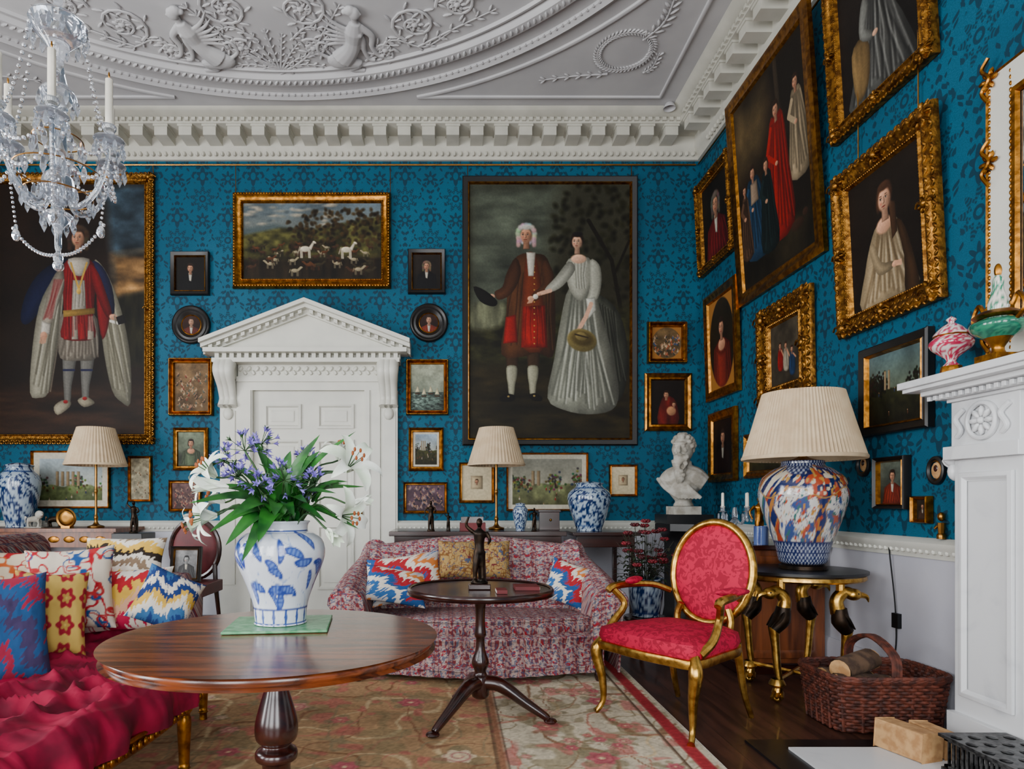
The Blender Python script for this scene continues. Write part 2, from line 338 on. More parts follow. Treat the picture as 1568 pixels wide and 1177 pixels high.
def ships(c):
    c.bg((166,170,150),(120,130,116),.25,5);c.p([(c.x0,c.y0+c.h*.6),(c.x1,c.y0+c.h*.6),(c.x1,c.y1),(c.x0,c.y1)],(96,112,104),cur=0,fold=.5,k=.3,ky=.9)
    for i in range(4):
        x=c.x0+c.w*(.2+.2*i);y=c.y0+c.h*(.62+.05*(i%2));s_=c.w*.09;c.p([(x-s_,y),(x+s_,y),(x+s_*.7,y+s_*.5),(x-s_*.7,y+s_*.5)],(84,60,40),cur=0);c.p([(x-s_*.8,y-s_*.3),(x,y-s_*2.6),(x+s_*.8,y-s_*.3)],(206,196,164),cur=0)
def figs(bg=(44,36,28),n=4,pal=((150,40,30),(200,190,170),(60,80,110),(170,120,60)),sc=1.):
    def f(c):
        c.bg(tuple(k*1.3 for k in bg),bg,.5,4)
        for i in range(n):
            x=c.x0+c.w*(.2+.6*(i+.5)/n+random.uniform(-.05,.05));y=c.y0+c.h*random.uniform(.34,.52);r=c.h*.05*sc;col=pal[i%len(pal)]
            c.p([(x-r,y+r),(x-1.8*r,y+5*r),(x-1.2*r,y+8*r),(x+1.5*r,y+8*r),(x+1.9*r,y+4*r),(x+r,y+r)],col)
            c.folds((x-r,y+1.5*r),(x+r,y+1.5*r),(x-1.5*r,y+8*r),(x+1.5*r,y+8*r),5,tuple(k*.5 for k in col),tuple(min(255,k*1.25) for k in col),r*.15,r*.4)
            c.l([(x+r*.8,y+1.6*r),(x+2.2*r,y+random.uniform(2,4)*r)],.3*r,(190,140,110));head(c,x,y,r,(60,40,28))
    return f
def pic(name,T,W,H,fw,style,painter,n,ext=None,oval=False):
    mb=MB();mb.mat(T);iw,ih=W-2*fw,H-2*fw
    ext=ext or (0,0,iw*100,ih*100);c=Cv(*ext,n=n);painter(c)
    c.C*=(1+.10*(nz(c.X/c.u*.35,c.Y/c.u*.35,5)-.5))[...,None];c.C=255*(np.clip(c.C,0,255)/255)**1.2*.92
    if oval:
        p=(c.X-(c.x0+c.x1)/2)/(c.w/2);q=(c.Y-(c.y0+c.y1)/2)/(c.h/2);mk=np.clip((p*p+q*q-.93)*12,0,1);c.bl(mk,(140,92,36))
    ny,nx=c.X.shape;X,Z=np.meshgrid(np.linspace(-iw/2,iw/2,nx)*1.01,np.linspace(ih/2,-ih/2,ny)*1.01)
    mb.use(m_cv);mb.grid(np.stack([X,X*0-.012,Z],-1),col=L(c.C))
    if style=='black':
        mb.use(m_black).frame(W,H,[(0,0),(0,.035),(fw*.15,.045),(fw*.7,.03),(fw*.75,.034)]);mb.use(m_gold).frame(W-1.5*fw,H-1.5*fw,[(0,.034),(fw*.1,.038),(fw*.25,.012)])
    elif style=='plain':
        mb.use(m_gold).frame(W,H,[(0,0),(0,.03),(fw*.25,.04),(fw*.6,.026),(fw*.85,.03),(fw,.012)])
    else:
        g=m_gold if style=='gilt' else m_goldd
        mb.use(g).frame(W,H,[(0,0),(0,.03),(fw*.12,.055),(fw*.3,.065),(fw*.5,.04),(fw*.75,.03),(fw*.85,.04),(fw,.012)])
        rows=[(fw*.22,.06,.12*fw,1),(fw*.85,.04,.07*fw,1)] if style=='gilt' else [(fw*.06,.045,.10*fw,2),(fw*.28,.06,.11*fw,2),(fw*.6,.032,.09*fw,2),(fw*.88,.035,.06*fw,1)]
        for t,h,r,kd in rows:
            a,b=W/2-t,H/2-t
            for (L0,fx,vert) in ((2*a,lambda q,s_:(q,s_*b),0),(2*b,lambda q,s_:(s_*a,q),1)):
                k=max(2,int(L0/(max(r*2.3,.011))))
                for s_ in (-1,1):
                    for i in range(k):
                        x,z=fx(-L0/2+L0*(i+.5)/k,s_)
                        if kd==1: mb.ell((x,-h,z),(r,r*.7,r),6,4)
                        else: mb.ell((x,-h,z),(r*1.7,r*.7,r*.7),6,4,(0,(.7 if i%2 else -.7)+vert*pi/2,0))
        if style=='carved':
            a,b=W/2-fw*.45,H/2-fw*.45;k=fw*.5
            for cx,cz,q in [(sx*a,sz*b,1.) for sx in (-1,1) for sz in (-1,1)]+[(0,b,.75),(0,-b,.75),(a,0,.75),(-a,0,.75)]:
                mb.ell((cx,-.055,cz),(k*.45*q,.02,k*.45*q),10,6)
                for j in range(9):
                    t=j*2*pi/9;mb.ell((cx+k*.75*q*cos(t),-.05,cz+k*.75*q*sin(t)),(k*.34*q,.016,k*.15*q),8,5,(0,-t,0))
                mb.tube([(cx-k*1.5*q,-.05,cz),(cx-k*.9*q,-.06,cz+k*.3),(cx,-.06,cz+k*.1),(cx+k*.9*q,-.06,cz+k*.3),(cx+k*1.5*q,-.05,cz)],k*.1,6,3)
    return mb.make(name)
BP=.00645
def bw(name,u0,v0,u1,v1,fw,style,painter,n=60,px=True,oval=False):
    c=P((u0+u1)/2,(v0+v1)/2,BW);f=fw/BP
    return pic(name,Matrix.Translation((c.x,BW-.004,c.z)),(u1-u0)*BP,(v1-v0)*BP,fw,style,painter,n,(u0+f,v0+f,u1-f,v1-f),oval)
def rw(name,yf,yn,z0,z1,fw,style,painter,n=60,tilt=.0,oval=False):
    H=z1-z0;T=Matrix.Translation((RW-.006,(yf+yn)/2,z0))@Matrix.Rotation(-pi/2,4,'Z')@Matrix.Rotation(tilt,4,'X')@Matrix.Translation((0,0,H/2))
    return pic(name,T,yf-yn,H,fw,style,painter,n,None,oval)
# ================= ROOM =================
MB(m_floor).box(LW-.1,RW+.1,FW-.1,BW+.1,-.1,0).make('floor')
MB(m_plas).box(LW-.1,RW+.1,FW-.1,BW+.1,CH,CH+.1).make('ceiling')
MB(m_dam).box(LW-.1,RW+.1,BW,BW+.12,0,CH).make('wall_back')
MB(m_dam).box(RW,RW+.12,FW,BW,0,CH).make('wall_right')
def winwall(axis,pos,out,a0,a1,wins,z0,z1,name):
    mb=MB(m_dam);c=a0
    def bx(p,q,zz0,zz1): 
        if axis=='x': mb.box(p,q,min(pos,out),max(pos,out),zz0,zz1)
        else: mb.box(min(pos,out),max(pos,out),p,q,zz0,zz1)
    for (w0,w1) in wins: bx(c,w0,0,CH);bx(w0,w1,0,z0);bx(w0,w1,z1,CH);c=w1
    bx(c,a1,0,CH);mb.make(name)
fw_=[(-4.5,-3.1),(-2.1,-.7),(.3,1.7)];winwall('x',FW,FW-.12,LW,RW,fw_,.4,3.7,'wall_front')
lw_=[(-.8,.6),(2.0,3.4)];winwall('y',LW,LW-.12,FW,BW,lw_,.4,3.7,'wall_left')
k=0
for ax,wl in (('x',fw_),('y',lw_)):
    for a,b in wl:
        k+=1;mb=MB(m_trim);pos=FW-.06 if ax=='x' else LW-.06
        def q(p0,p1,z0,z1,t=.03):
            if ax=='x': mb.box(p0,p1,pos-t,pos+t,z0,z1)
            else: mb.box(pos-t,pos+t,p0,p1,z0,z1)
        q(a,a+.06,.4,3.7);q(b-.06,b,.4,3.7);q(a,b,.4,.48);q(a,b,3.62,3.7);q(a,b,2.0,2.06)
        for i in (1,2): x=a+(b-a)*i/3;q(x-.012,x+.012,.4,3.7,.015)
        for i in range(1,6): z=.4+3.3*i/6;q(a,b,z-.012,z+.012,.015)
        mb.make('window_%d'%k)
        l=bpy.data.lights.new('daylight','AREA');l.shape='RECTANGLE';l.size=1.35;l.size_y=3.1;l.energy=175 if ax=='x' else 250;l.color=(.98,.985,1.)
        o=bpy.data.objects.new('window_daylight',l);S.collection.objects.link(o)
        if ax=='x': o.location=((a+b)/2,FW+.02,2.05);o.rotation_euler=(pi/2,0,0)
        else: o.location=(LW+.02,(a+b)/2,2.05);o.rotation_euler=(pi/2,0,-pi/2)
w=bpy.data.worlds.new('w');S.world=w;w.use_nodes=True;bgn=w.node_tree.nodes['Background'];sk=w.node_tree.nodes.new('ShaderNodeTexSky');w.node_tree.links.new(sk.outputs[0],bgn.inputs[0]);bgn.inputs[1].default_value=.25
rect=[(LW,FW),(RW,FW),(RW,BW),(LW,BW)]
railp=[(.0,.82),(.02,.82),(.025,.85),(.045,.87),(.05,.9),(.02,.92),(0,.925)];skp=[(0,.24),(.02,.24),(.03,.2),(.03,.0)]
for nm,pa in (('back',[(-2.26,BW),(LW,BW)]),('back_b',[(RW,BW),(-.52,BW)]),('right',[(RW,2.99),(RW,BW)]),('left',[(LW,BW),(LW,3.45)])):
    mb=MB(m_dado).sweep(pa,[(.008,0),(.008,.84)]).use(m_trim).sweep(pa,railp).use(m_dado).sweep(pa,skp).use(m_trim)
    (xa,ya),(xb,yb)=pa;Ln=math.hypot(xb-xa,yb-ya);nn=int(Ln/.045);dx_,dy_=(xb-xa)/Ln,(yb-ya)/Ln
    for i in range(nn): t=(i+.5)*.045;mb.ell((xa+dx_*t-dy_*.03,ya+dy_*t+dx_*.03,.856),(.014,.014,.014),6,4)
    mb.make('baseboard_'+nm)
mb=MB(m_corn).sweep(rect,[(0,4.47),(.03,4.47),(.035,4.5),(.06,4.53),(.085,4.56),(.085,4.67),(.30,4.675),(.30,4.72),(.33,4.73),(.37,4.75),(.40,4.779)],True)
for i in range(33):
    x=LW+.2+i*.23
    if x<2.3: mb.box(x-.06,x+.06,BW-.28,BW-.08,4.575,4.672).box(x-.07,x+.07,BW-.29,BW-.08,4.655,4.676)
for i in range(38):
    y=FW+.25+i*.23
    if y<BW-.2:
        for x0,x1 in ((RW-.28,RW-.08),(LW+.08,LW+.28)): mb.box(x0,x1,y-.06,y+.06,4.575,4.672).box(min(x0,x1)-.01*(x0>0),max(x0,x1),y-.07,y+.07,4.655,4.676)
for i in range(125): mb.ell((LW+.05+i*.0615,BW-.055,4.515),(.02,.022,.024),6,4)
for i in range(140): mb.ell((RW-.055,FW+.05+i*.0615,4.515),(.022,.02,.024),6,4)
for i in range(110): mb.box(LW+.3+i*.066,LW+.335+i*.066,BW-.325,BW-.3,4.69,4.72)
for i in range(125): mb.box(RW-.325,RW-.3,FW+.3+i*.066,FW+.335+i*.066,4.69,4.72)
mb.make('trim_cornice')
mb=MB(m_brs)
mb.tube([(LW+.1,BW-.03,4.42),(RW-.05,BW-.03,4.42)],.008,6,1);mb.tube([(RW-.03,BW-.05,4.42),(RW-.03,FW+.1,4.42)],.008,6,1)
for u,v in ((236,268),(362,297),(598,297),(716,272),(966,272)):
    a=P(u,v,BW);mb.tube([(a.x,BW-.02,a.z+.01),(a.x,BW-.025,4.42)],.004,5,1)
for y,z in ((5.3,4.3),(4.45,4.3),(3.9,3.12),(3.4,3.12)): mb.tube([(RW-.025,y,z),(RW-.03,y,4.42)],.004,5,1)
mb.make('picture_rail')
# ceiling plaster
EC=(-1.4,3.0)
def C(u,v,z=0): d=(CH-1.11)*1000/(768-v);return ((u-690)*d/1000,d,CH-z)
def ring(mb,a,b,prof):
    th=np.linspace(0,2*pi,181)[:-1];pa=[(EC[0]+a*cos(t),EC[1]+b*sin(t)) for t in th];mb.sweep(pa,prof,True)
mb=MB(m_plas)
zc=CH-.001
ring(mb,3.24,2.94,[(0,zc),(.0,CH-.035),(.03,CH-.055),(.06,CH-.035),(.075,CH-.03),(.08,zc)])
ring(mb,3.02,2.72,[(0,zc),(.0,CH-.03),(.02,CH-.06),(.10,CH-.06),(.12,CH-.03),(.13,zc)])
ring(mb,2.86,2.56,[(0,zc),(.0,CH-.03),(.02,CH-.035),(.03,zc)])
N=340
for i in range(N):
    t=2*pi*i/N;x,y=EC[0]+2.96*cos(t),EC[1]+2.66*sin(t);mb.ell((x,y,CH-.06),(.032,.013,.022),6,4,(0,0,t+.6))
    x,y=EC[0]+3.165*cos(t),EC[1]+2.865*sin(t)
    mb.ell((x,y,CH-.03),(.018,.012,.014),5,3,(0,0,t))
for sx in (-1,1):
    for sy in (-1,1):
        a,b=3.43,3.08;pts=[]
        t0=math.acos(1.1/a)
        for t in np.linspace(t0,math.acos(3.3/a),20): pts.append((EC[0]+sx*a*cos(t),EC[1]+sy*b*sin(t),CH-.005))
        pl=pts+[(EC[0]+sx*3.3,EC[1]+sy*2.92,CH-.005),pts[0]]
        mb.tube(pl,.022,8,0)
def spiral(mb,c,r,turn,a0,rad=.014,dirn=1):
    pts=[]
    for i in range(22):
        t=i/21;rr=r*(1-t*.8);a=a0+dirn*turn*2*pi*t;pts.append((c[0]+rr*cos(a),c[1]+rr*sin(a),CH-.012))
    mb.tube(pts,[rad,rad*.7],6,1);mb.ell((c[0],c[1],CH-.01),(.03,.03,.03),8,5)
    for j in range(7): a=j*pi/3.5;mb.ell((c[0]+.045*cos(a),c[1]+.045*sin(a),CH-.01),(.026,.014,.018),6,4,(0,0,a))
    for j in range(10):
        i=1+j*2;p=pts[i];a=a0+dirn*turn*2*pi*i/21
        for o,k_ in ((.045,.7),(-.03,-.7)): mb.ell((p[0]+o*cos(a),p[1]+o*sin(a),CH-.01),(.042,.011,.014),6,4,(0,0,a+dirn*k_))
def vine(mb,pts,leaf=.05,rad=.011):
    q=cat(pts,6);mb.tube(q,[rad,rad*.5],6,0)
    for i in range(1,len(q)-1,2):
        d=q[i+1]-q[i-1];a=math.atan2(d[1],d[0])
        for s_ in (-1,1): mb.ell((q[i][0]+leaf*.6*cos(a+s_*.9),q[i][1]+leaf*.6*sin(a+s_*.9),CH-.01),(leaf*.6,leaf*.2,.013),6,4,(0,0,a+s_*.75))
for sg in (1,-1):
    def K(u,v): x,y,z=C(u,v,.012);return (x,y,z) if sg==1 else (2*EC[0]-x,y,z)
    for (u,v,r,tn,a0) in ((460,12,.19,1.6,-1.2),(635,36,.19,1.6,2.),(700,5,.16,1.4,3.),(480,72,.11,1.3,4.),(590,75,.10,1.2,1.)):
        c=K(u,v);spiral(mb,c,r,tn,a0 if sg==1 else pi-a0,dirn=sg)
    vine(mb,[K(430,112),K(470,85),K(500,40),K(520,5)]);vine(mb,[K(560,92),K(600,60),K(650,70),K(700,40)]);vine(mb,[K(640,70),K(700,40),K(760,12)],.06)
    vine(mb,[K(445,60),K(470,40),K(500,50),K(505,75)],.05)
for a in np.linspace(-1.2,1.2,9):
    c=C(430,108);vine(mb,[c[:2]+(CH-.012,),(c[0]+.22*sin(a),c[1]-.25*cos(a),CH-.012),(c[0]+.42*sin(a),c[1]-.5*cos(a)+.1*abs(a),CH-.012)],.035)
for sg in (1,-1):
    def K2(u,v): x,y,z=C(u,v,.012);return (x,y,z) if sg==1 else (2*EC[0]-x,y,z)
    c=K2(957,78);pts=[(c[0]+.22*cos(t),c[1]+.22*sin(t),CH-.012) for t in np.linspace(0,2*pi,17)];vine(mb,pts,.04)
    vine(mb,[K2(985,60),K2(1015,35),K2(1030,5),K2(1040,-30)],.07);vine(mb,[K2(930,112),K2(880,115),K2(825,122)],.05);vine(mb,[K2(985,110),K2(1000,100),K2(1010,80)],.04)
mb.flat(.72).make('trim_ceiling_plasterwork')
for sg in (1,-1):
    mb=MB(m_plas);o=C(545,60)
    def q(x,y,z=.03): return (o[0]+x,o[1]+y,CH-z) if sg==1 else (2*EC[0]-o[0]-x,o[1]+y,CH-z)
    mb.tube([q(.02,-.2),q(.0,-.1),q(-.02,.0),q(-.06,.1),q(-.14,.2)],[.045,.075,.06,.075,.1],12,4)
    mb.tube([q(.02,-.19),q(.02,-.26)],.026,8,2);mb.ell(q(.03,-.31,.05),(.045,.058,.05),14,10);mb.ell(q(.0,-.34,.05),(.045,.045,.045),10,6);mb.ell(q(-.04,-.33,.05),(.025,.025,.03),8,6);mb.ell(q(.075,-.305,.055),(.012,.014,.014),6,4)
    mb.tube([q(.05,-.16),q(.13,-.06),q(.12,.06),q(.16,.16),q(.21,.17)],[.034,.028,.022,.018,.022],8,5)
    mb.tube([q(-.01,-.15),q(.05,-.02),q(.05,.1),q(.08,.2),q(.13,.22)],[.034,.028,.022,.018,.022],8,5)
    mb.ell(q(-.16,.22,.04),(.11,.085,.06),14,8);mb.tube([q(-.14,.26),q(-.02,.26),q(-.08,.33),q(.03,.35)],[.06,.05,.03,.024],10,5)
    mb.tube([q(-.24,.2),q(-.32,.12),q(-.3,.02),q(-.24,.03),q(-.26,.08)],[.02,.016,.014,.012,.016],8,5)
    for j in range(6): mb.tube([q(-.04,-.12+.025*j),q(-.14-.01*j,-.2+.045*j),q(-.22-.01*j,-.32+.075*j)],[.022,.018,.006],6,3)
    for s2 in (-1,1): mb.ell(q(.02+s2*.025,-.1,.085),(.02,.02,.012),8,5)
    mb.flat(.6).make('plaster_sphinx_relief',remesh=.0065)
MB(m_plas).lathe([(0,.05),(.03,.05),(.05,.02),(.055,0)],24,c=(*C(1025,158)[:2],CH-.05)).make('smoke_detector')
# ================= DOOR =================
mb=MB(m_trim);dx=-1.39
mb.box(dx-.546,dx+.546,BW-.02,BW-.002,0,2.199)
for cx in (-.26,.26):
    for z0,z1 in ((1.83,2.07),(1.0,1.72),(.25,.88)):
        T=np.array(Matrix.Translation((dx+cx,BW-.021,(z0+z1)/2)));mb.T=T;mb.frame(.36,z1-z0,[(0,0),(.0,.018),(.02,.022),(.035,.004),(.06,.004),(.075,.014)]);mb.add([(-.11,-.014,-(z1-z0)/2+.07),(.11,-.014,-(z1-z0)/2+.07),(.11,-.014,(z1-z0)/2-.07),(-.11,-.014,(z1-z0)/2-.07)],[(0,1,2,3)])
mb.at().use(m_brs).ell((dx+.5,BW-.06,1.0),(.03,.03,.03));mb.make('door_1')
mb=MB(m_trim)
for s_ in (-1,1):
    mb.box(*sorted((dx+s_*.547,dx+s_*.70)),BW-.07,BW,0,2.2);mb.box(*sorted((dx+s_*.56,dx+s_*.60)),BW-.085,BW-.06,0,2.199)
    mb.box(*sorted((dx+s_*.701,dx+s_*.87)),BW-.05,BW,0,2.2);mb.box(*sorted((dx+s_*.72,dx+s_*.85)),BW-.062,BW-.04,.3,2.0)
    pts=[(dx+s_*.785,BW-.16,2.44),(dx+s_*.785,BW-.2,2.36),(dx+s_*.785,BW-.12,2.24),(dx+s_*.785,BW-.07,2.12),(dx+s_*.785,BW-.09,2.04)]
    for o in (-.05,0,.05): mb.tube([(a+o,b,c) for a,b,c in pts],[.06,.055,.04,.035,.045],10,4)
    mb.box(*sorted((dx+s_*.702,dx+s_*.87)),BW-.16,BW,2.3,2.449);mb.ell((dx+s_*.785,BW-.07,1.97),(.05,.03,.06));mb.box(*sorted((dx+s_*.702,dx+s_*.86)),BW-.055,BW,2.2,2.3)
mb.box(dx-.70,dx+.70,BW-.071,BW,2.2,2.28);mb.box(dx-.70,dx+.70,BW-.09,BW,2.28,2.33);mb.box(dx-.69,dx+.69,BW-.06,BW,2.33,2.45)
for i in range(34): t=dx-.66+i*.04;mb.ell((t,BW-.065,2.39+.018*(-1)**i),(.022,.018,.028),6,4,(0,.6*(-1)**i,0))
mb.box(dx-.90,dx+.90,BW-.2,BW,2.45,2.49);mb.box(dx-.97,dx+.97,BW-.24,BW,2.54,2.58);mb.box(dx-.9,dx+.9,BW-.1,BW,2.49,2.54)
for i in range(25): t=dx-.86+i*.0717;mb.box(t-.02,t+.02,BW-.17,BW-.101,2.492,2.539)
mb.prism([(dx-.97,2.581),(dx+.97,2.581),(dx,2.94)],BW-.1,BW)
for s_ in (-1,1):
    for (o0,o1,dep) in ((.0,.035,.22),(.035,.075,.27),(-.05,0,.14)):
        mb.prism([(dx+s_*1.0,2.585+o0),(dx+s_*1.0,2.585+o1),(dx,2.97+o1),(dx,2.97+o0)],BW-dep,BW)
    for i in range(12):
        x=.93-i*.078;z=2.583+(1-x)*.385;mb.prism([(dx+s_*x,z-.035),(dx+s_*(x-.035),z-.021),(dx+s_*(x-.035),z+.012),(dx+s_*x,z)],BW-.2,BW-.1)
mb.make('trim_door_pediment')
# ================= BACK WALL PICTURES =================
def double(c):
    c.bg((62,62,48),(36,31,17),.25,4)
    c.p([(715,280),(860,280),(840,400),(780,470),(715,480)],(80,86,74),40,fold=.3,k=.02,ky=.05,cur=0)
    for i in range(150):
        x=random.uniform(840,965);y=random.uniform(285,470)-(965-x)*.2;q=random.uniform(.6,1.3);c.e(x,y,8,6,(34*q,34*q,18*q),random.random()*3,soft=.9)
    c.l([(950,480),(935,400),(900,340)],3,(26,22,14));c.l([(940,420),(962,370)],2,(26,22,14))
    c.p([(715,475),(780,468),(830,480),(965,470),(965,560),(715,560)],(44,44,24),20,fold=.5,k=.05,ky=.1,cur=0)
    c.p([(722,470),(748,461),(775,470),(766,500),(722,504)],(96,98,78),10,fold=.3)
    c.p([(715,560),(965,560),(965,680),(715,680)],(42,36,19),25,fold=.35,k=.03,ky=.08,cur=0)
    c.e(815,622,110,12,(22,19,11),soft=1,sh=0)
    for x in (775,807):
        c.p([(x-1,535),(x+20,535),(x+18,562),(x+15,566),(x+3,566),(x+1,560)],(66,48,32),cur=0)
        c.p([(x+2,560),(x+16,560),(x+17,574),(x+14,588),(x+12,604),(x+5,604),(x+3,588),(x+1,574)],(160,158,136))
    c.p([(766,608),(776,602),(788,604),(788,611),(780,614),(768,613)],(18,14,12));c.p([(810,604),(820,601),(830,608),(828,613),(816,612)],(18,14,12));c.e(779,606,2,1.6,(150,130,80));c.e(818,605,2,1.6,(150,130,80))
    c.p([(792,394),(820,390),(838,398),(848,440),(850,500),(846,546),(822,540),(800,546),(768,542),(776,480),(778,430)],(80,50,28),fold=.15,k=.08,ky=.03)
    c.folds((785,420),(845,420),(770,540),(848,540),9,(44,26,16),(104,68,40),.9,3)
    c.p([(806,394),(820,394),(830,450),(836,530),(800,532),(800,460)],(116,54,28));c.p([(801,470),(834,468),(838,532),(798,532)],(140,28,20),fold=.2);c.p([(775,486),(790,482),(793,524),(771,526)],(150,30,24))
    c.folds((803,470),(832,470),(800,530),(836,530),4,(90,14,12),(170,50,36),.7)
    for y in range(400,530,9): c.e(818,y,1.2,1.2,(190,150,80),sh=0)
    c.p([(806,388),(820,388),(817,424),(809,424)],(200,194,180))
    c.p([(790,396),(776,420),(770,440),(758,448),(764,460),(784,450),(798,420)],(84,52,32));c.e(754,455,5,4.5,(196,150,122));c.p([(726,440),(744,446),(762,462),(756,470),(736,462)],(20,18,16))
    c.p([(836,400),(848,424),(838,446),(820,462),(814,452),(830,436),(828,410)],(90,56,34));c.e(813,458,6,4.5,(200,156,128))
    for i in range(4): c.l([(812+i*1.5,459),(808+i*2,465-i*.4)],.9,(200,156,128))
    c.e(820,455,4.5,4.5,(214,210,198))
    head(c,806,362,12.5,(190,186,176),wig=1)
    c.p([(905,455),(940,470),(956,510),(960,560),(952,604),(934,612),(918,560)],(56,58,50),fold=.2);c.folds((915,465),(940,480),(930,600),(956,590),6,(28,28,24),(100,102,92),1.)
    c.p([(872,440),(904,440),(922,490),(938,550),(946,600),(936,626),(900,633),(862,626),(838,608),(848,550),(858,490)],(138,139,126),fold=.15,k=.06,ky=.02)
    c.folds((874,450),(902,450),(842,612),(938,622),15,(78,80,72),(196,197,184),1.5,7);c.folds((880,500),(900,500),(860,620),(910,628),7,(96,98,88),(214,214,202),1.,5)
    c.p([(870,398),(900,396),(910,418),(905,440),(888,462),(872,446),(866,420)],(166,166,152));c.folds((876,402),(898,402),(880,450),(896,450),4,(110,110,100),(208,208,196),.8)
    c.e(885,398,13,8,(216,176,148));c.p([(870,402),(880,414),(862,438),(844,448),(834,444),(850,426)],(176,176,162));c.l([(842,446),(828,450)],3,(214,172,146));c.e(825,451,4,3,(214,172,146))
    c.p([(902,400),(916,406),(920,430),(914,458),(898,462),(902,440)],(170,170,156));c.p([(896,458),(910,456),(912,476),(900,488)],(196,196,184));c.l([(904,466),(896,486),(888,500)],3.2,(214,172,146))
    for i in range(4): c.l([(889-i,500),(885-i*.6,508-i)],1.,(214,172,146))
    c.e(890,521,24,18,(118,106,64),.25,.12);c.e(890,518,20,13,(90,78,44),.25,.3);c.e(889,515,10,7,(128,114,70),.25);c.l([(880,512),(899,517)],1.2,(60,50,34))
    head(c,883,372,11,(38,26,20),(216,174,146));c.e(884,360,9,4,(30,24,24),soft=.4)
bw('double_portrait_painting',708,272,975,682,.075,'black',double,380)
def garter(c):
    c.bg((40,28,20),(30,21,15),.35,4)
    c.p([(160,285),(228,285),(228,520),(180,520),(172,400)],(52,66,76),18,fold=.5,k=.03,ky=.05,cur=0);c.p([(172,392),(228,385),(228,450),(176,460)],(112,86,54),16,fold=.6,k=.03,ky=.06,cur=0)
    c.p([(178,455),(228,445),(228,560),(180,560)],(34,32,19),12,fold=.4,cur=0);c.p([(-10,590),(228,590),(228,665),(-10,665)],(52,34,22),20,fold=.3,k=.02,ky=.1,cur=0)
    c.e(125,624,80,9,(18,12,9),soft=1,sh=0)
    c.p([(106,398),(84,404),(58,424),(40,456),(34,490),(46,496),(70,468),(96,430)],(24,30,62))
    c.p([(98,408),(80,432),(62,470),(52,530),(48,600),(62,608),(76,600),(84,556),(94,500),(100,440)],(142,138,122));c.folds((84,430),(98,430),(52,604),(78,600),7,(84,80,68),(190,186,168),1.2,4)
    c.p([(144,402),(160,412),(176,446),(190,490),(200,550),(200,616),(186,614),(172,596),(160,540),(152,470)],(140,136,118));c.folds((150,440),(166,440),(172,600),(198,610),7,(84,80,66),(188,184,164),1.2,4)
    c.p([(142,402),(158,410),(172,440),(176,478),(164,486),(152,440)],(34,34,66));c.p([(150,440),(162,450),(168,490),(158,520),(150,480)],(126,22,28))
    for x in (98,125): c.p([(x+1,540),(x+20,540),(x+17,570),(x+13,590),(x+11,615),(x+3,615),(x+1,592),(x,570)],(112,110,104));c.l([(x+1,566),(x+17,566)],1.6,(34,36,70))
    c.p([(84,622),(96,612),(109,613),(108,622),(90,634)],(150,142,122));c.p([(120,612),(130,606),(138,608),(146,616),(130,622)],(146,138,118));c.e(102,614,4,3,(140,24,28));c.e(131,609,4,3,(140,24,28))
    c.p([(98,480),(144,480),(152,515),(148,548),(122,552),(94,548),(92,515)],(126,118,106));c.folds((100,488),(143,488),(93,550),(150,550),11,(70,62,54),(180,172,158),1.4,3)
    c.p([(104,400),(140,400),(148,424),(146,456),(144,486),(147,516),(122,522),(95,516),(99,486),(98,450),(96,424)],(126,22,28),fold=.1)
    for x in (104,116,128,140): c.p([(x-4,484),(x+4,484),(x+5,520),(x-5,520)],(150,140,126) if x%8 else (136,26,30),cur=0)
    c.folds((104,410),(138,410),(100,516),(144,516),9,(74,10,16),(160,44,46),.9)
    c.p([(113,430),(131,430),(133,478),(111,478)],(156,150,138));c.folds((115,432),(130,432),(113,476),(131,476),3,(100,94,84),(200,196,182),.8)
    c.p([(106,398),(138,398),(130,420),(121,424),(112,418)],(180,172,158));c.p([(98,476),(146,472),(146,481),(99,486)],(160,128,62),cur=0);c.l([(110,404),(122,444),(134,404)],1.4,(186,150,70));c.e(122,447,4,5,(190,156,80))
    c.p([(96,410),(80,432),(72,462),(66,492),(78,500),(90,470),(100,440)],(146,138,124));c.folds((84,430),(98,430),(68,490),(82,490),5,(120,30,34),(190,184,168),1.2)
    c.p([(66,492),(80,496),(78,512),(64,510)],(190,184,172));c.e(69,514,6,7,(190,144,118))
    for i in range(4): c.l([(65+i*2.4,517),(63+i*2.6,526-abs(i-1.5))],1.,(190,144,118))
    c.p([(140,406),(152,420),(164,452),(172,480),(164,486),(150,456),(142,430)],(120,20,26));c.e(174,486,7,5,(190,144,118),.3);c.l([(170,492),(184,496)],2.,(210,206,196));c.p([(178,486),(190,482),(194,494),(182,498)],(26,22,24))
    c.l([(176,484),(196,612)],1.,(120,116,104))
    head(c,121,366,13.5,(70,54,42),wig=1);c.e(121,351,11,4,(76,58,44),soft=.6)
bw('garter_robes_portrait_painting',-14,268,238,680,.10,'carved',garter,340)
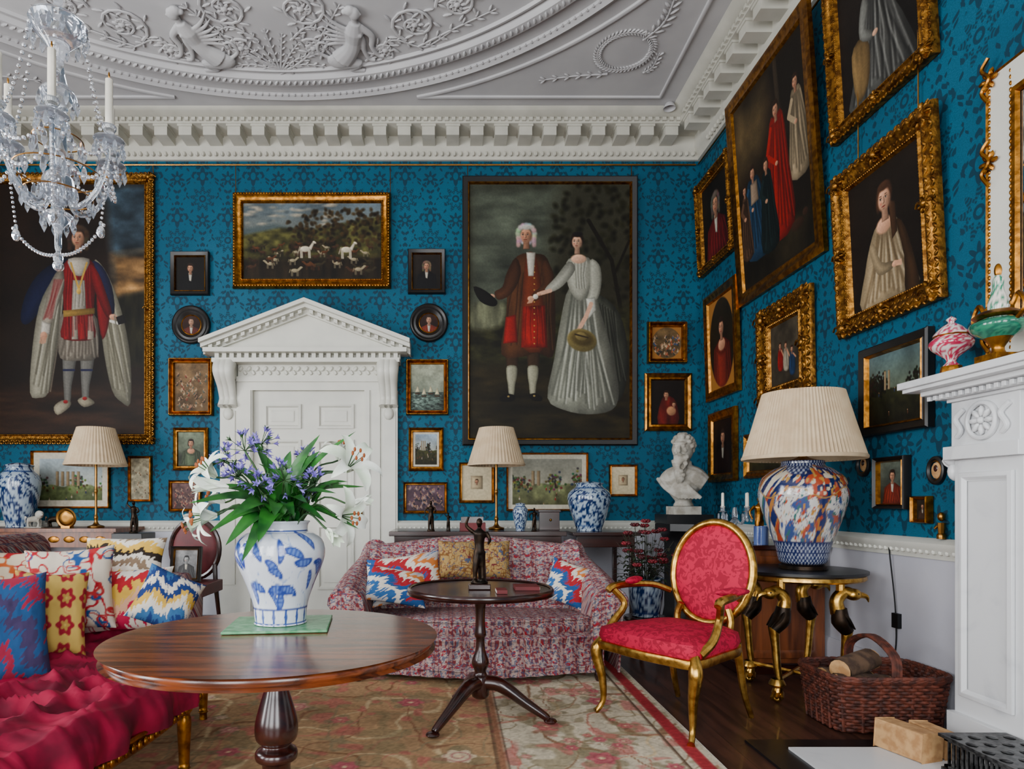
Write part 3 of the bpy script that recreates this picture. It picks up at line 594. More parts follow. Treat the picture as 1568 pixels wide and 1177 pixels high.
def cattle(c):
    c.bg((98,112,120),(156,144,112),.3,5)
    for i in range(40): c.e(random.uniform(375,520),random.uniform(311,345),random.uniform(5,16),3.5,random.choice([(178,168,148),(140,140,130),(84,94,98)]),soft=1)
    c.p([(372,352),(420,344),(450,350),(372,372)],(86,98,98),6,cur=0);c.p([(372,362),(430,350),(480,352),(590,330),(590,430),(372,430)],(74,72,38),5,fold=.6,k=.06,ky=.09,cur=0)
    for i in range(260): x=random.uniform(440,588);y=random.uniform(322,380)+max(0,(490-x))*.4;q=random.uniform(.4,1.5);c.e(x,y,5,3.6,(54*q,42*q,22*q),random.random()*3,soft=.8)
    c.p([(372,398),(590,392),(590,430),(372,430)],(36,28,17),12,fold=.4,cur=0)
    for i in range(60):
        x=random.uniform(385,575);y=random.uniform(370,415);col=random.choice([(160,148,120),(96,60,34),(56,40,28),(74,50,34),(60,52,34)]);sg=random.choice((-1,1));k=.7+(y-370)/60
        c.e(x,y,4.8*k,2.5*k,col,soft=.35)
        for dx_ in (-3.4,-2.2,2.4,3.6): c.l([(x+dx_*k,y+1*k),(x+dx_*k,y+5.5*k)],.45*k,tuple(q*.7 for q in col))
        c.l([(x+4*sg*k,y-1*k),(x+6.4*sg*k,y-3.2*k)],1.2*k,col);c.e(x+7*sg*k,y-3.4*k,1.9*k,1.1*k,col,soft=.4);c.l([(x-4.6*sg*k,y-1.4*k),(x-5.6*sg*k,y+2*k)],.3*k,col)
    for x,y in ((468,382),(530,383)):
        c.e(x,y,9,5,(206,196,174));c.p([(x+5,y-2),(x+11,y-11),(x+14,y-9),(x+9,y+2)],(206,196,174),cur=0);c.e(x+14,y-10,3.4,1.9,(206,196,174),.5)
        for dx_ in (-7,-5,5,7): c.l([(x+dx_,y+2),(x+dx_+.5,y+13)],.9,(186,176,156))
        c.l([(x-8,y-3),(x-11,y+6)],1.,(150,140,120))
bw('cattle_landscape_painting',358,297,599,443,.10,'gilt',cattle,330)
bw('small_portrait',263,387,322,453,.05,'black',port((16,16,18),bg=(26,22,18)),80)
bw('small_portrait',625,383,682,451,.05,'black',port((16,16,20),wig=1,hair=(120,100,80),bg=(46,38,32)),80)
def rnd(name,u,v,coat):
    mb=MB(m_black);c=P(u,v,BW);T=Matrix.Translation((c.x,BW-.004,c.z))@Matrix.Rotation(pi/2,4,'X');mb.mat(T)
    mb.lathe([(.188,0),(.188,.03),(.17,.042),(.15,.03),(.13,.036),(.1,.015),(.095,.012)],48,2)
    mb.use(m_gold).lathe([(.1,.016),(.094,.02),(.088,.012)],48,2)
    cv=Cv(0,0,19,19,60);port(coat,bg=(50,24,16),sc=1.4)(cv);ny,nx=cv.X.shape;X,Z=np.meshgrid(np.linspace(-1,1,nx),np.linspace(1,-1,ny))
    k=np.sqrt(1-Z**2/2)*.094;k2=np.sqrt(1-X**2/2)*.094
    mb.mat(Matrix.Translation((c.x,BW-.018,c.z))).use(m_cv).grid(np.stack([X*k,X*0,Z*k2],-1),col=L(cv.C*.85));mb.make(name)
rnd('round_framed_miniature',294,498,(100,40,30));rnd('round_framed_miniature',657,495,(140,50,30))
bw('gilt_framed_drawing',261,549,328,637,.05,'gilt',crowd((124,100,70),n=50,top=.2),90)
bw('gilt_framed_seascape',622,551,687,636,.05,'gilt',ships,80)
bw('gilt_framed_miniature',267,655,320,720,.045,'plain',port((80,90,70),fem=1,bg=(120,130,110)),60)
bw('gilt_framed_miniature',626,655,679,721,.045,'plain',land((150,170,190),margin=.08,ruin=3),60)
bw('framed_engraving',260,735,310,783,.03,'plain',crowd((110,84,82),((150,130,120),(60,50,60),(120,60,60)),50,.1),60)
bw('framed_engraving',618,738,685,786,.03,'plain',crowd((104,80,92),((150,130,130),(60,50,60),(40,40,60)),50,.1),70)
bw('framed_print',198,698,234,768,.025,'plain',crowd((184,176,150),((90,70,50),(60,50,50),(130,110,80)),16,.3),50)
bw('watercolour_picture',50,690,170,778,.02,'plain',land((150,164,172),(190,188,168),(116,126,84),(76,86,50),.6,5,12,.08,5),140)
def drawing(c): c.bg((214,202,172),(204,190,158),.04);c.p([(c.x0+c.w*.3,c.y0+c.h*.3),(c.x0+c.w*.7,c.y0+c.h*.3),(c.x0+c.w*.7,c.y0+c.h*.68),(c.x0+c.w*.3,c.y0+c.h*.68)],(186,168,136),cur=0);head(c,c.x0+c.w*.5,c.y0+c.h*.46,c.w*.07,(90,70,50))
bw('framed_drawing',703,708,757,770,.03,'plain',drawing,60)
bw('watercolour_picture',775,693,900,782,.02,'plain',land((150,150,138),(190,184,160),(122,126,90),(86,86,58),.55,7,10,.06,2),150)
bw('framed_drawing',932,711,975,760,.025,'plain',drawing,50)
bw('fan_shaped_painting',990,494,1050,557,.05,'gilt',crowd((110,90,60),((60,90,130),(160,80,50),(190,170,140),(50,60,60)),60,.3),80,oval=True)
def vir(c):
    c.bg((26,16,12),(16,10,8),.3);w,h=c.w,c.h;x,y=c.x0,c.y0
    c.p([(x+w*.3,y+h*.45),(x+w*.5,y+h*.35),(x+w*.75,y+h*.5),(x+w*.8,y+h),(x+w*.2,y+h)],(96,26,20),fold=.3);c.e(x+w*.6,y+h*.7,w*.16,h*.12,(176,130,96));head(c,x+w*.45,y+h*.33,w*.1,(50,28,18));head(c,x+w*.68,y+h*.55,w*.07,(70,40,24))
bw('dark_figure_painting',986,572,1058,660,.07,'plain',vir,70)
# ================= RIGHT WALL PICTURES =================
def bigR(c):
    w,h=c.w,c.h;c.bg((60,46,32),(28,22,16),.5,3)
    c.p([(0,0),(w*.6,0),(w*.4,h*.35),(0,h*.4)],(84,70,46),w*.2,fold=.4,k=.04,ky=.04,cur=0)
    c.p([(w*.5,0),(w,0),(w,h*.7),(w*.7,h*.3)],(34,28,22),w*.12,cur=0);c.p([(w*.62,0),(w*.68,0),(w*.7,h*.5),(w*.64,h*.5)],(60,50,38),cur=0)
    c.p([(0,h*.84),(w,h*.8),(w,h),(0,h)],(40,34,22),w*.06,cur=0,fold=.4,k=.06)
    def fg(x,y,r,col,W,Hh,lean=0):
        x*=w;y*=h;lx=lean*w;c.p([(x-W*.25*w,y+.04*h),(x,y+.03*h),(x+W*.25*w,y+.045*h),(x+W*.4*w+lx*.5,y+Hh*.5*h),(x+W*.5*w+lx,y+Hh*h),(x-W*.5*w+lx,y+Hh*h),(x-W*.42*w+lx*.5,y+Hh*.5*h)],col,fold=.15,k=.1)
        c.folds((x-W*.2*w,y+.06*h),(x+W*.2*w,y+.06*h),(x-W*.5*w+lx,y+Hh*h),(x+W*.5*w+lx,y+Hh*h),8,tuple(q*.45 for q in col),tuple(min(255,q*1.3) for q in col),w*.008,w*.02)
        c.l([(x-.22*W*w,y+.07*h),(x-.42*W*w,y+Hh*.3*h),(x-.1*W*w,y+Hh*.42*h)],w*.018,tuple(min(255,q*1.15) for q in col));c.e(x-.08*W*w,y+Hh*.425*h,w*.022,h*.012,(190,144,116));head(c,x,y,r*w,(54,38,28))
    fg(.88,.22,.042,(150,134,108),.24,.42);fg(.62,.24,.05,(146,30,24),.36,.6,-.03);fg(.24,.42,.046,(36,66,90),.36,.44,.05);fg(.44,.45,.042,(26,40,40),.24,.42);fg(.1,.47,.034,(90,66,50),.16,.36)
    c.p([(w*.2,h*.47),(w*.3,h*.47),(w*.31,h*.58),(w*.19,h*.58)],(150,130,110))
    c.e(w*.8,h*.86,w*.09,h*.03,(60,40,28));c.e(w*.9,h*.83,w*.035,h*.02,(60,40,28))
rw('family_group_painting',5.5,4.24,2.74,4.42,.11,'plain',bigR,260,.07)
rw('gentleman_portrait_painting',6.34,5.58,3.28,4.15,.09,'carved',port((110,30,30),wig=1,hair=(110,100,88),bg=(36,30,22)),110,.05)
rw('oval_portrait_painting',6.2,5.5,2.05,3.03,.09,'plain',port((110,40,30),fem=1,bg=(50,42,26)),110,.03,oval=True)
rw('carved_frame_painting',5.12,4.38,1.82,2.58,.16,'carved',figs((60,54,44),3,((150,30,30),(170,160,140),(40,66,100))),90,.02)
rw('small_dark_painting',6.15,5.57,1.29,1.93,.08,'plain',port((46,22,14),bg=(30,15,10)),70)
rw('long_landscape_painting',5.4,4.55,1.3,1.66,.06,'plain',land((130,130,118),(160,140,100)),90)
def ladyG(c):
    w,h=c.w,c.h;c.bg((40,33,28),(22,18,16),.35,3)
    c.p([(w*.36,h*.3),(w*.5,h*.34),(w*.64,h*.3),(w*.7,h*.5),(w*.85,h*.75),(w*.9,h*1.02),(w*.12,h*1.02),(w*.2,h*.75),(w*.32,h*.5)],(84,84,80),fold=.15)
    c.folds((w*.38,h*.36),(w*.62,h*.36),(w*.12,h),(w*.9,h),14,(34,34,33),(160,160,154),w*.012,w*.05)
    c.p([(w*.16,h*.62),(w*.3,h*.56),(w*.4,h*.66),(w*.36,h*.9),(w*.2,h*.95)],(112,92,60),fold=.3);c.e(w*.5,h*.29,w*.12,h*.055,(206,164,136));head(c,w*.5,h*.17,w*.07,(50,36,28))
    c.p([(w*.36,h*.32),(w*.42,h*.4),(w*.36,h*.52),(w*.46,h*.6),(w*.42,h*.64),(w*.28,h*.56),(w*.3,h*.4)],(120,120,114));c.e(w*.48,h*.62,w*.04,h*.022,(206,164,136))
rw('grey_gown_portrait_painting',4.14,3.27,3.36,4.42,.1,'carved',ladyG,200,.06)
def ladyH(c):
    w,h=c.w,c.h;c.bg((34,26,19),(26,18,13),.3,3)
    c.p([(w*.4,h*.42),(w*.5,h*.5),(w*.62,h*.41),(w*.74,h*.54),(w*.82,h*.78),(w*.88,h*1.02),(w*.14,h*1.02),(w*.2,h*.72),(w*.3,h*.52)],(160,142,112),fold=.12)
    c.folds((w*.4,h*.48),(w*.62,h*.48),(w*.14,h),(w*.86,h),12,(92,76,54),(206,192,164),w*.013,w*.05)
    c.p([(w*.66,h*.46),(w*.78,h*.56),(w*.92,h*1.02),(w*.74,h*1.02),(w*.74,h*.74)],(66,46,28),fold=.3);c.e(w*.5,h*.44,w*.12,h*.07,(206,160,130))
    c.p([(w*.57,h*.28),(w*.66,h*.32),(w*.67,h*.54),(w*.6,h*.58)],(70,48,32));head(c,w*.52,h*.25,w*.12,(76,50,34),(208,162,132));c.p([(w*.28,h*.56),(w*.35,h*.54),(w*.44,h*.7),(w*.6,h*.74),(w*.58,h*.79),(w*.38,h*.78)],(160,142,112));c.e(w*.62,h*.765,w*.045,h*.026,(206,160,130))
    for i in range(4): c.l([(w*.64,h*(.755+.008*i)),(w*.70,h*(.76+.01*i))],w*.008,(206,160,130))
rw('lady_portrait_painting',4.06,3.22,2.12,3.1,.12,'carved',ladyH,230,.05)
rw('black_framed_landscape_painting',3.87,3.31,1.49,2.0,.06,'black',land((90,110,112),(120,120,84),(50,52,26),(26,24,14),hor=.5,trees=14,dots=4,ruin=2),120)
rw('small_portrait',3.74,3.48,1.07,1.36,.03,'black',port((130,50,34),bg=(104,112,100)),70)
rw('gilt_framed_miniature',3.44,3.32,1.0,1.14,.02,'plain',port(),30)
for u,v in ((1325,711),(1437,720)):
    d=2460/(u-690);mb=MB(m_black).mat(Matrix.Translation((RW-.004,d,1.11-(v-768)*d/1000))@Matrix.Rotation(-pi/2,4,'Y'))
    mb.lathe([(.06,0),(.06,.015),(.048,.02),(.04,.01)],28,2,sx=1.2).use(m_gold).lathe([(.042,.012),(.038,.014)],28,1,sx=1.2).use(m_logend).ell((0,0,.006),(.042,.036,.005)).use(m_mah).ell((.01,0,.01),(.018,.014,.005));mb.make('oval_miniature')
# ================= FIREPLACE =================
mb=MB(m_marb);y0,y1=.85,2.98;RX=RW-.002
for a,b in ((y0,y0+.36),(y1-.36,y1)):
    mb.box(2.30,RX,a,b,0,1.30);mb.box(2.27,RX,a-.01,b+.01,0,.16)
    T=Matrix.Translation((2.298,(a+b)/2,.74))@Matrix.Rotation(-pi/2,4,'Z');mb.mat(T).frame(.28,1.0,[(0,.0),(0,.012),(.02,.017),(.035,.003),(.038,.003)]);mb.at()
    mb.box(2.26,RX,a-.02,b+.02,1.30,1.36);mb.box(2.285,RX,a,b,1.36,1.56)
    mb.mat(Matrix.Translation((2.284,(a+b)/2,1.46))@Matrix.Rotation(-pi/2,4,'Y')).lathe([(.085,0),(.085,.015),(.07,.02),(.065,.008)],28,2)
    for i in range(8): t=i*pi/4;mb.ell((.04*cos(t),.04*sin(t),.008),(.026,.013,.012),8,5,(0,0,t))
    mb.ell((0,0,.01),.016)
    for sz in (-1,1): mb.mat(Matrix.Translation((2.284,(a+b)/2+sz*.12,1.46))@Matrix.Rotation(-pi/2,4,'Y')).tube([(.06,-.02,.004),(.02,.02,.01),(-.03,-.01,.01),(-.06,.02,.004)],.012,6,4)
    mb.at();mb.ell((2.33,b+.035,1.31),(.05,.04,.04));mb.ell((2.33,b+.03,1.25),(.035,.03,.045));mb.tube([(2.33,b+.05,1.34),(2.31,b+.07,1.30),(2.33,b+.05,1.27)],.014,6,3)
mb.box(2.34,RX,y0+.36,y1-.36,1.1,1.28);mb.box(2.36,RX,y0+.36,y0+.5,0,1.1);mb.box(2.36,RX,y1-.5,y1-.36,0,1.1)
mb.box(2.301,RX,y0+.36,y1-.36,1.28,1.56)
for i in range(14): mb.ell((2.295,y0+.45+i*.095,1.45+.02*(-1)**i),(.012,.04,.02),8,5,(.5*(-1)**i,0,0))
for dd,za,zb in ((.0,1.56,1.575),(.03,1.575,1.60),(.07,1.60,1.622),(.12,1.622,1.64),(.135,1.64,1.672)): mb.box(2.27-dd,RX,y0-.01-dd,y1+.01+dd,za,zb)
for i in range(60): mb.box(2.225,2.24,y0-.03+i*.0375,y0-.01+i*.0375,1.577,1.598)
for i in range(9): mb.box(2.25+i*.02,2.26+i*.02,y1+.04,y1+.055,1.577,1.598)
mb.use(m_iron).box(2.40,2.45,y0+.5,y1-.5,0.0,1.1).box(2.28,2.39,1.5,2.3,.1,.12)
for i in range(12): mb.tube([(2.28,1.52+i*.07,.1),(2.26,1.52+i*.07,.25),(2.28,1.52+i*.07,.36)],.008,6,3)
mb.make('fireplace_mantelpiece',bevel=.003)
MB(m_slate).box(1.36,2.255,.6,3.02,.0,.012).make('hearth_border');MB(m_marb).box(1.5,2.25,.75,2.9,.0125,.022).make('hearth_slab')
mb=MB(m_steel);fe=2.62
for x0,x1,a,b in ((1.98,2.0,1.3,fe),(1.98,2.24,fe-.02,fe),(2.22,2.24,1.3,fe)): mb.box(x0,x1,a,b,.05,.06);mb.box(x0,x1,a,b,.155,.165)
mb.box(1.97,2.245,1.3,fe+.02,.166,.178);mb.box(1.975,2.24,1.3,fe+.01,.035,.047)
for i in range(56): mb.box(1.985,1.99,1.31+i*.023,1.322+i*.023,.047,.166)
for i in range(13): mb.box(1.99+i*.019,2.0+i*.019,fe-.01,fe-.005,.047,.166)
for i in range(17):
    for j in range(4): mb.ell((2.0+j*.07,1.35+i*.077,.18),(.02,.022,.004),8,4)
for y in (1.4,2.55): mb.ell((2.0,y,.034),.012).ell((2.22,y,.034),.012)
mb.make('steel_fender')
mb=MB(m_trim).mat(Matrix.Translation((RW-.003,2.03,2.38))@Matrix.Rotation(-pi/2,4,'Z'))
mb.frame(1.86,1.3,[(0,0),(0,.02),(.012,.035),(.11,.03),(.15,.02)]);mb.use(m_gold).frame(1.86,1.3,[(.004,.03),(.012,.042),(.02,.035)]).frame(1.60,1.04,[(0,.02),(.0,.032),(.02,.03),(.03,.015)])
for s_ in (-1,1):
    for z in np.linspace(-.6,.6,44): mb.ell((s_*.905,-.036,z),(.007,.006,.011),6,4);mb.ell((s_*.80,-.03,z),(.006,.006,.011),6,4)
for z in (.62,.25,-.5):
    for j in range(6): t=j*pi/3;mb.ell((-.9+.03*cos(t),-.045,z+.03*sin(t)),(.022,.012,.011),6,4,(0,-t,0))
    mb.tube([(-.9,-.045,z-.1),(-.93,-.05,z-.04),(-.89,-.05,z),(-.93,-.05,z+.06),(-.9,-.045,z+.1)],.009,6,4)
mi=G('mirror_glass',.03,1.);mi.base(mi.mix(mi.noise(3)*.1,(225,230,230),(200,205,205)));mb.use(mi.m).box(-.8,.8,-.012,-.008,-.52,.52);mb.make('overmantel_mirror')
def cf(a,b,s=0,k=5.,ln=None): 
    def f(t,z,R):
        n=fbm(np.cos(t)*k+9,np.sin(t)*k+z*k*3+9,s,3);m=np.clip((n-.52)*25,0,1)[...,None];o=np.array(a,float)*(1-m)+np.array(b,float)*m
        if ln: m=(np.clip((.02-np.abs(n-.46))*99,0,1)+np.clip((.015-np.abs(z-.12))*99,0,1)+np.clip((.015-np.abs(z-.86))*99,0,1)).clip(0,1)[...,None];o=o*(1-m)+np.array(ln,float)*m
        return o
    return f
mb=MB(m_por).at(2.3,3.0,1.672);mb.use(m_gold).lathe([(.06,0),(.06,.02),(.045,.03),(.04,.06)],8,1,sm=False)
mb.use(m_por).lathe([(.035,.06),(.02,.09),(.075,.14),(.085,.17),(.06,.2)],48,6,cf((170,30,70),(210,204,200),1,7.)).lathe([(.06,.2),(.07,.205),(.04,.24),(.012,.26),(.02,.275),(0,.29)],40,4,cf((215,212,206),(170,40,80),2,7.));mb.use(m_gold).lathe([(.062,.195),(.07,.2),(.062,.207)],30,2);mb.make('pink_lidded_vase')
mb=MB(m_gold).at(2.28,2.72,1.672);mb.box(-.055,.055,-.055,.055,0,.05).lathe([(.03,.05),(.022,.08),(.05,.12)],24,3)
mb.use(m_por).lathe([(.05,.12),(.09,.15),(.095,.18),(.06,.2)],48,6,cf((16,90,72),(40,120,92),4));mb.use(m_gold).lathe([(.07,.2),(.09,.21),(.06,.23)],24,2);mb.use(m_por).lathe([(.03,.22),(.036,.26),(.02,.32),(.02,.36),(.01,.38)],30,3,cf((212,206,194),(40,120,92),3)).use(m_gold).ell((0,0,.4),(.014,.014,.03))
for s_ in (-1,1): mb.tube([(0,s_*.09,.18),(0,s_*.13,.22),(0,s_*.1,.28),(0,s_*.07,.24)],.009,6,4)
mb.make('green_gilt_urn')
mb=MB(m_brs).at(2.435,3.24,.926);mb.lathe([(.02,0),(.02,.02),(.012,.03)],16,2).tube([(0,0,.02),(0,0,.08)],[.014,.018],8,2).ell((0,0,.11),(.017,.017,.023)).tube([(0,.016,.07),(-.02,.02,.05)],.006,6,2);mb.make('gilt_bust_figurine')
# basket
mb=MB(m_wick);bx,by=2.12,3.29;hw,hd=.26,.17
def rr(t,k=0.): c_,s_=cos(t),sin(t);q=(abs(c_)**5+abs(s_)**5)**(-1/5);return c_*q*(hw+k),s_*q*(hd+k)
for j in range(16):
    z=.016+j*.0155;ex=j*.0018;pts=[]
    for i in range(120): x,y=rr(i*2*pi/120,ex+.006*(-1)**(i//2+j));pts.append((bx+x,by+y,z))
    mb.tube(pts,.009,5,0,True)
for j in range(3): mb.tube([(bx+rr(i*2*pi/96,.033)[0],by+rr(i*2*pi/96,.033)[1]*1.02,.265+.008*sin(i*pi/3+j*2)) for i in range(96)],.011,6,0,True)
for i in range(24): x,y=rr(i*2*pi/24,.01);mb.tube([(bx+x,by+y,.01),(bx+x*1.07,by+y*1.07,.265)],.007,5,1)
for o in (-.014,0,.014): mb.tube([(bx+o,by-.19,.25),(bx+o,by-.17,.37),(bx+o,by,.435),(bx+o,by+.17,.37),(bx+o,by+.19,.25)],.011,6,5)
mb.box(bx-.24,bx+.24,by-.15,by+.15,.005,.018);mb.make('wicker_log_basket')
mb=MB(m_log)
for (x,y,z,r,l,ry,rz) in ((1.98,3.30,.09,.06,.24,.0,1.5),(2.12,3.27,.09,.06,.24,0,1.4),(2.25,3.3,.09,.06,.24,0,1.6),(2.01,3.33,.2,.06,.28,.1,.2),(2.03,3.22,.21,.05,.28,.05,.1),(2.04,3.29,.29,.055,.27,-.1,.5)):
    mb.at(x,y,z,0,pi/2+ry,rz);mb.use(m_log).lathe([(r*.98,-l/2),(r,0),(r*.95,l/2)],14,3,rad=lambda t:1+.08*np.sin(3*t)+.05*np.sin(7*t));mb.use(m_logend).lathe([(0,-l/2-.001),(r*.97,-l/2)],14,1,sm=False).lathe([(0,l/2+.001),(r*.95,l/2)],14,1,sm=False)
mb.make('firewood_logs')
mb=MB(m_logend);mb.at(1.98,2.83,.084,0,0,.3).prism([(-.06,-.06),(.05,-.062),(.06,.05),(-.05,.06)],-.11,.11);mb.at(2.12,2.85,.079,0,0,.1).prism([(-.05,-.055),(.05,-.055),(.045,.04),(-.04,.045)],-.1,.1);mb.make('kindling_blocks',bevel=.004)
# ================= CARPET =================
cs=.0085;xs=np.arange(-3.3,1.145,cs);ys=np.arange(.7,4.9,cs);X,Y=np.meshgrid(xs,ys)
n=fbm(X*5,Y*5,2);base=np.ones(X.shape+(3,))*np.array((156,124,90))*(.82+.36*n[...,None])
def blend(m,c):
    global base
    base=base*(1-m[...,None])+np.array(c,float)*m[...,None]
bm=np.clip((X-.22)*60,0,1);blend(bm,(192,180,156));blend(bm*np.clip((fbm(X*9,Y*9,61)-.5)*6,0,1)*.5,(158,148,128))
wx=X+.12*fbm(X*3,Y*3,8);wy=Y+.12*fbm(X*3,Y*3,9)
for k_,sd,cc in ((2.6,11,(112,78,54)),(3.4,14,(194,170,130)),(4.1,17,(122,84,62)),(5.2,19,(170,104,88)),(6.3,23,(130,116,88))):
    q=nz(wx*k_,wy*k_,sd);mm=np.clip((.022-np.abs(q-.5))*80,0,1)*.8;blend(mm,cc)
q=nz(wx*11,wy*11,33);blend(np.clip((q-.70)*14,0,1)*.5,(120,108,78));q=nz(wx*14,wy*14,37);blend(np.clip((q-.74)*14,0,1)*.6,(172,90,84))
random.seed(3);fl=[(random.uniform(-3.2,.1),random.uniform(.8,4.8),random.uniform(.035,.085)) for _ in range(150)]+[(.62+.2*sin(i*1.9),.8+i*.2,.08-.03*(i%2)) for i in range(20)]+[(random.uniform(.3,.95),random.uniform(.8,4.8),random.uniform(.025,.05)) for _ in range(70)]
for i,(fx,fy,r) in enumerate(fl):
    x0=int((fx-r*1.8+3.3)/cs);x1=int((fx+r*1.8+3.3)/cs);a0=int((fy-r*1.8-.7)/cs);a1=int((fy+r*1.8-.7)/cs)
    x0,a0=max(x0,0),max(a0,0);sx=X[a0:a1,x0:x1]-fx;sy=Y[a0:a1,x0:x1]-fy
    if sx.size==0: continue
    rr_=np.hypot(sx,sy);th=np.arctan2(sy,sx);B=base[a0:a1,x0:x1]
    def bb(m,c): B[:]=B*(1-m[...,None])+np.array(c,float)*m[...,None]
    bb(np.clip((r*(1.2+.4*np.cos((3+i%3)*th+i))-rr_)*120,0,1)*.6,(118,108,82));bb(np.clip((r*(.85+.12*np.cos(6*th))-rr_)*140,0,1)*.9,((172,90,96),(186,134,120),(176,104,96),(200,180,150))[i%4])
    bb(np.clip((.25-np.abs(((rr_/r*2.6+th/pi/2)%1)-.5))*6,0,1)*np.clip((r*.8-rr_)*120,0,1)*.5,(140,54,68));bb(np.clip((r*.22-rr_)*140,0,1),(206,180,140))
def strip(a,b,c): blend(np.clip((X-a)*150,0,1)*np.clip((b-X)*150,0,1),c)
strip(.19,.205,(60,44,36));strip(.205,.24,(140,98,74));strip(.24,.25,(60,44,36));strip(.98,1.0,(84,64,50));strip(1.03,1.10,(150,46,52));strip(1.115,1.145,(190,180,158))
base*= (.88+.24*nz(X*90,Y*90,4))[...,None]
MB(m_rug).grid(np.stack([X,Y,.0115+.0015*nz(X*2,Y*2)],-1),col=L(base)).box(-3.3,1.14,.7,4.89,.001,.0105).make('floral_carpet')
# ================= SOFA =================
ox=.17;mb=MB(m_chz)
fy=lambda x:3.98-.05*cos(x/.75*pi)+.06*abs(x/.75)**2
xx=np.linspace(-.74,.74,60)
sec=[(4.75,.36),(4.2,.385),(0.06,.40),(.01,.385),(-.005,.34),(0.02,.30),(-.03,.285),(-.045,.27),(-.03,.25),(-.02,.12),(-.04,.10),(-.035,.055),(.0,.05),(.2,.05)]
A=np.array([[(ox+x*(1+.06*(z<.3)),(y if y>4 else fy(x)+y)-(.008*sin(x*60) if z<.26 else 0),z+(.01*cos(x*6) if z>.38 else 0)) for (y,z) in sec] for x in xx])
mb.grid(A)
mb.tube([(ox+x,fy(x)-.005,.385) for x in xx],.009,6,0);mb.tube([(ox+x*1.06,fy(x)-.04,.28) for x in xx],.012,6,0);mb.tube([(ox+x*1.06,fy(x)-.04,.10) for x in xx],.008,6,0)
secb=lambda t:[(4.62,.34),(4.66,.60),(4.70,.78+.03*cos(t*pi/1.1)),(4.76,.83+.03*cos(t*pi/1.1)),(4.84,.82+.03*cos(t*pi/1.1)),(4.9,.74),(4.88,.1)]
mb.grid(np.array([cat([(ox+x*.74,y-.08*abs(x)**3,z) for (y,z) in secb(x)],3) for x in np.linspace(-1,1,30)]))
for s_ in (-1,1):
    st=[]
    for t in np.linspace(0,1,12):
        y=4.85-t*.82;top=.80-.30*(t**.6)*(1-.15*t)+.02*sin(t*pi);cx=ox+s_*(.70+.10*sin(t*pi*.55))
        ring_=[(cx-s_*.10,y,.1),(cx-s_*.09,y,top-.1),(cx-s_*.06,y,top-.01),(cx+s_*.02,y,top+.035),(cx+s_*.10,y,top-.0),(cx+s_*.125,y,top-.07),(cx+s_*.09,y,top-.14),(cx+s_*.07,y,.06)]
        st.append(cat(ring_,3))
    st=np.array(st);mb.grid(st)
    c_=st[-1];n0=c_.mean(0)+np.array((0,-.03,0));mb.grid(np.stack([c_,c_*.5+n0*.5+np.array((0,-.02,0)),np.tile(n0,(len(c_),1))]))
    mb.tube(c_[::3],.009,6,2)
    mb.use(m_mah).lathe([(.02,.003),(.03,.03),(.025,.06)],12,2,c=(ox+s_*.74,4.0,.013));mb.lathe([(.02,.013),(.03,.06)],12,2,c=(ox+s_*.7,4.8,.0));mb.use(m_chz)
mb.make('chintz_sofa',smooth=60)
def band(t,cols):
    i=np.floor(t).astype(int)%len(cols);return np.array(cols,float)[i]
tri=lambda x:np.abs((x%1)-.5)*2
def ik(cols,n=3.,amp=.9,f=1.5,s=0,rot=0):
    def g(U,W):
        U=U+.22*(nz(U*2,W*2,s+3)-.5);W=W+.3*(nz(U*1.6,W*1.6,s+7)-.5)
        a=U*cos(rot)-W*sin(rot);b=U*sin(rot)+W*cos(rot);return band(b*n+amp*tri(a*f)*2+1.1*(nz(a*26,b*3,s)-.5)+.5*nz(a*3,b*3,s+9)+10,cols)
    return g
def flo(bg,cols,s=0,k=3.):
    def g(U,W):
        C_=np.ones(U.shape+(3,))*np.array(bg,float)
        for i,c in enumerate(cols):
            q=nz(U*k+.6*nz(U*4,W*4,s+i),W*k,s+i*5);m=np.clip((.07-np.abs(q-.60-.05*i))*30,0,1)[...,None];C_=C_*(1-m)+np.array(c)*m
        return C_
    return g
def medal(bg,c1,c2):
    def g(U,W):
        C_=np.ones(U.shape+(3,))*np.array(bg,float);r=np.hypot(U%.66-.33,W%.66-.33);t=np.arctan2(W%.66-.33,U%.66-.33)
        for lo,c in ((.25+.04*np.cos(6*t),c1),(.13+.03*np.cos(5*t),c2),(.05,bg)): m=np.clip((lo-r)*40,0,1)[...,None];C_=C_*(1-m)+np.array(c,float)*m
        return C_
    return g
WH=(206,198,184)
def cush(p,w,h,t,colf,rx=-.25,rz=0,ry=0,name='ikat_cushion'):
    mb=MB(m_fab).at(p[0],p[1],p[2],rx,ry,rz);mb.pillow(w,h,t,colf);mb.make(name,smooth=0)
ikb=ik([(180,176,172),(44,88,140),WH,(34,76,130),(152,30,40),WH,(190,110,50)],3.0,.7,1.1,1,.8)
cush(P(622,885,4.42),.50,.34,.14,ikb,-.45,.15,-.12);cush(P(606,897,4.3),.42,.26,.12,ikb,-.6,.2,.18)
cush(P(870,893,4.42),.30,.30,.13,ikb,-.4,-.3,.3)
for x in (700,752): cush(P(x,856,4.5),.27,.27,.13,flo((150,122,74),((96,40,40),(64,74,96),(108,72,34)),x,6),-.3,0,0,'floral_cushion')
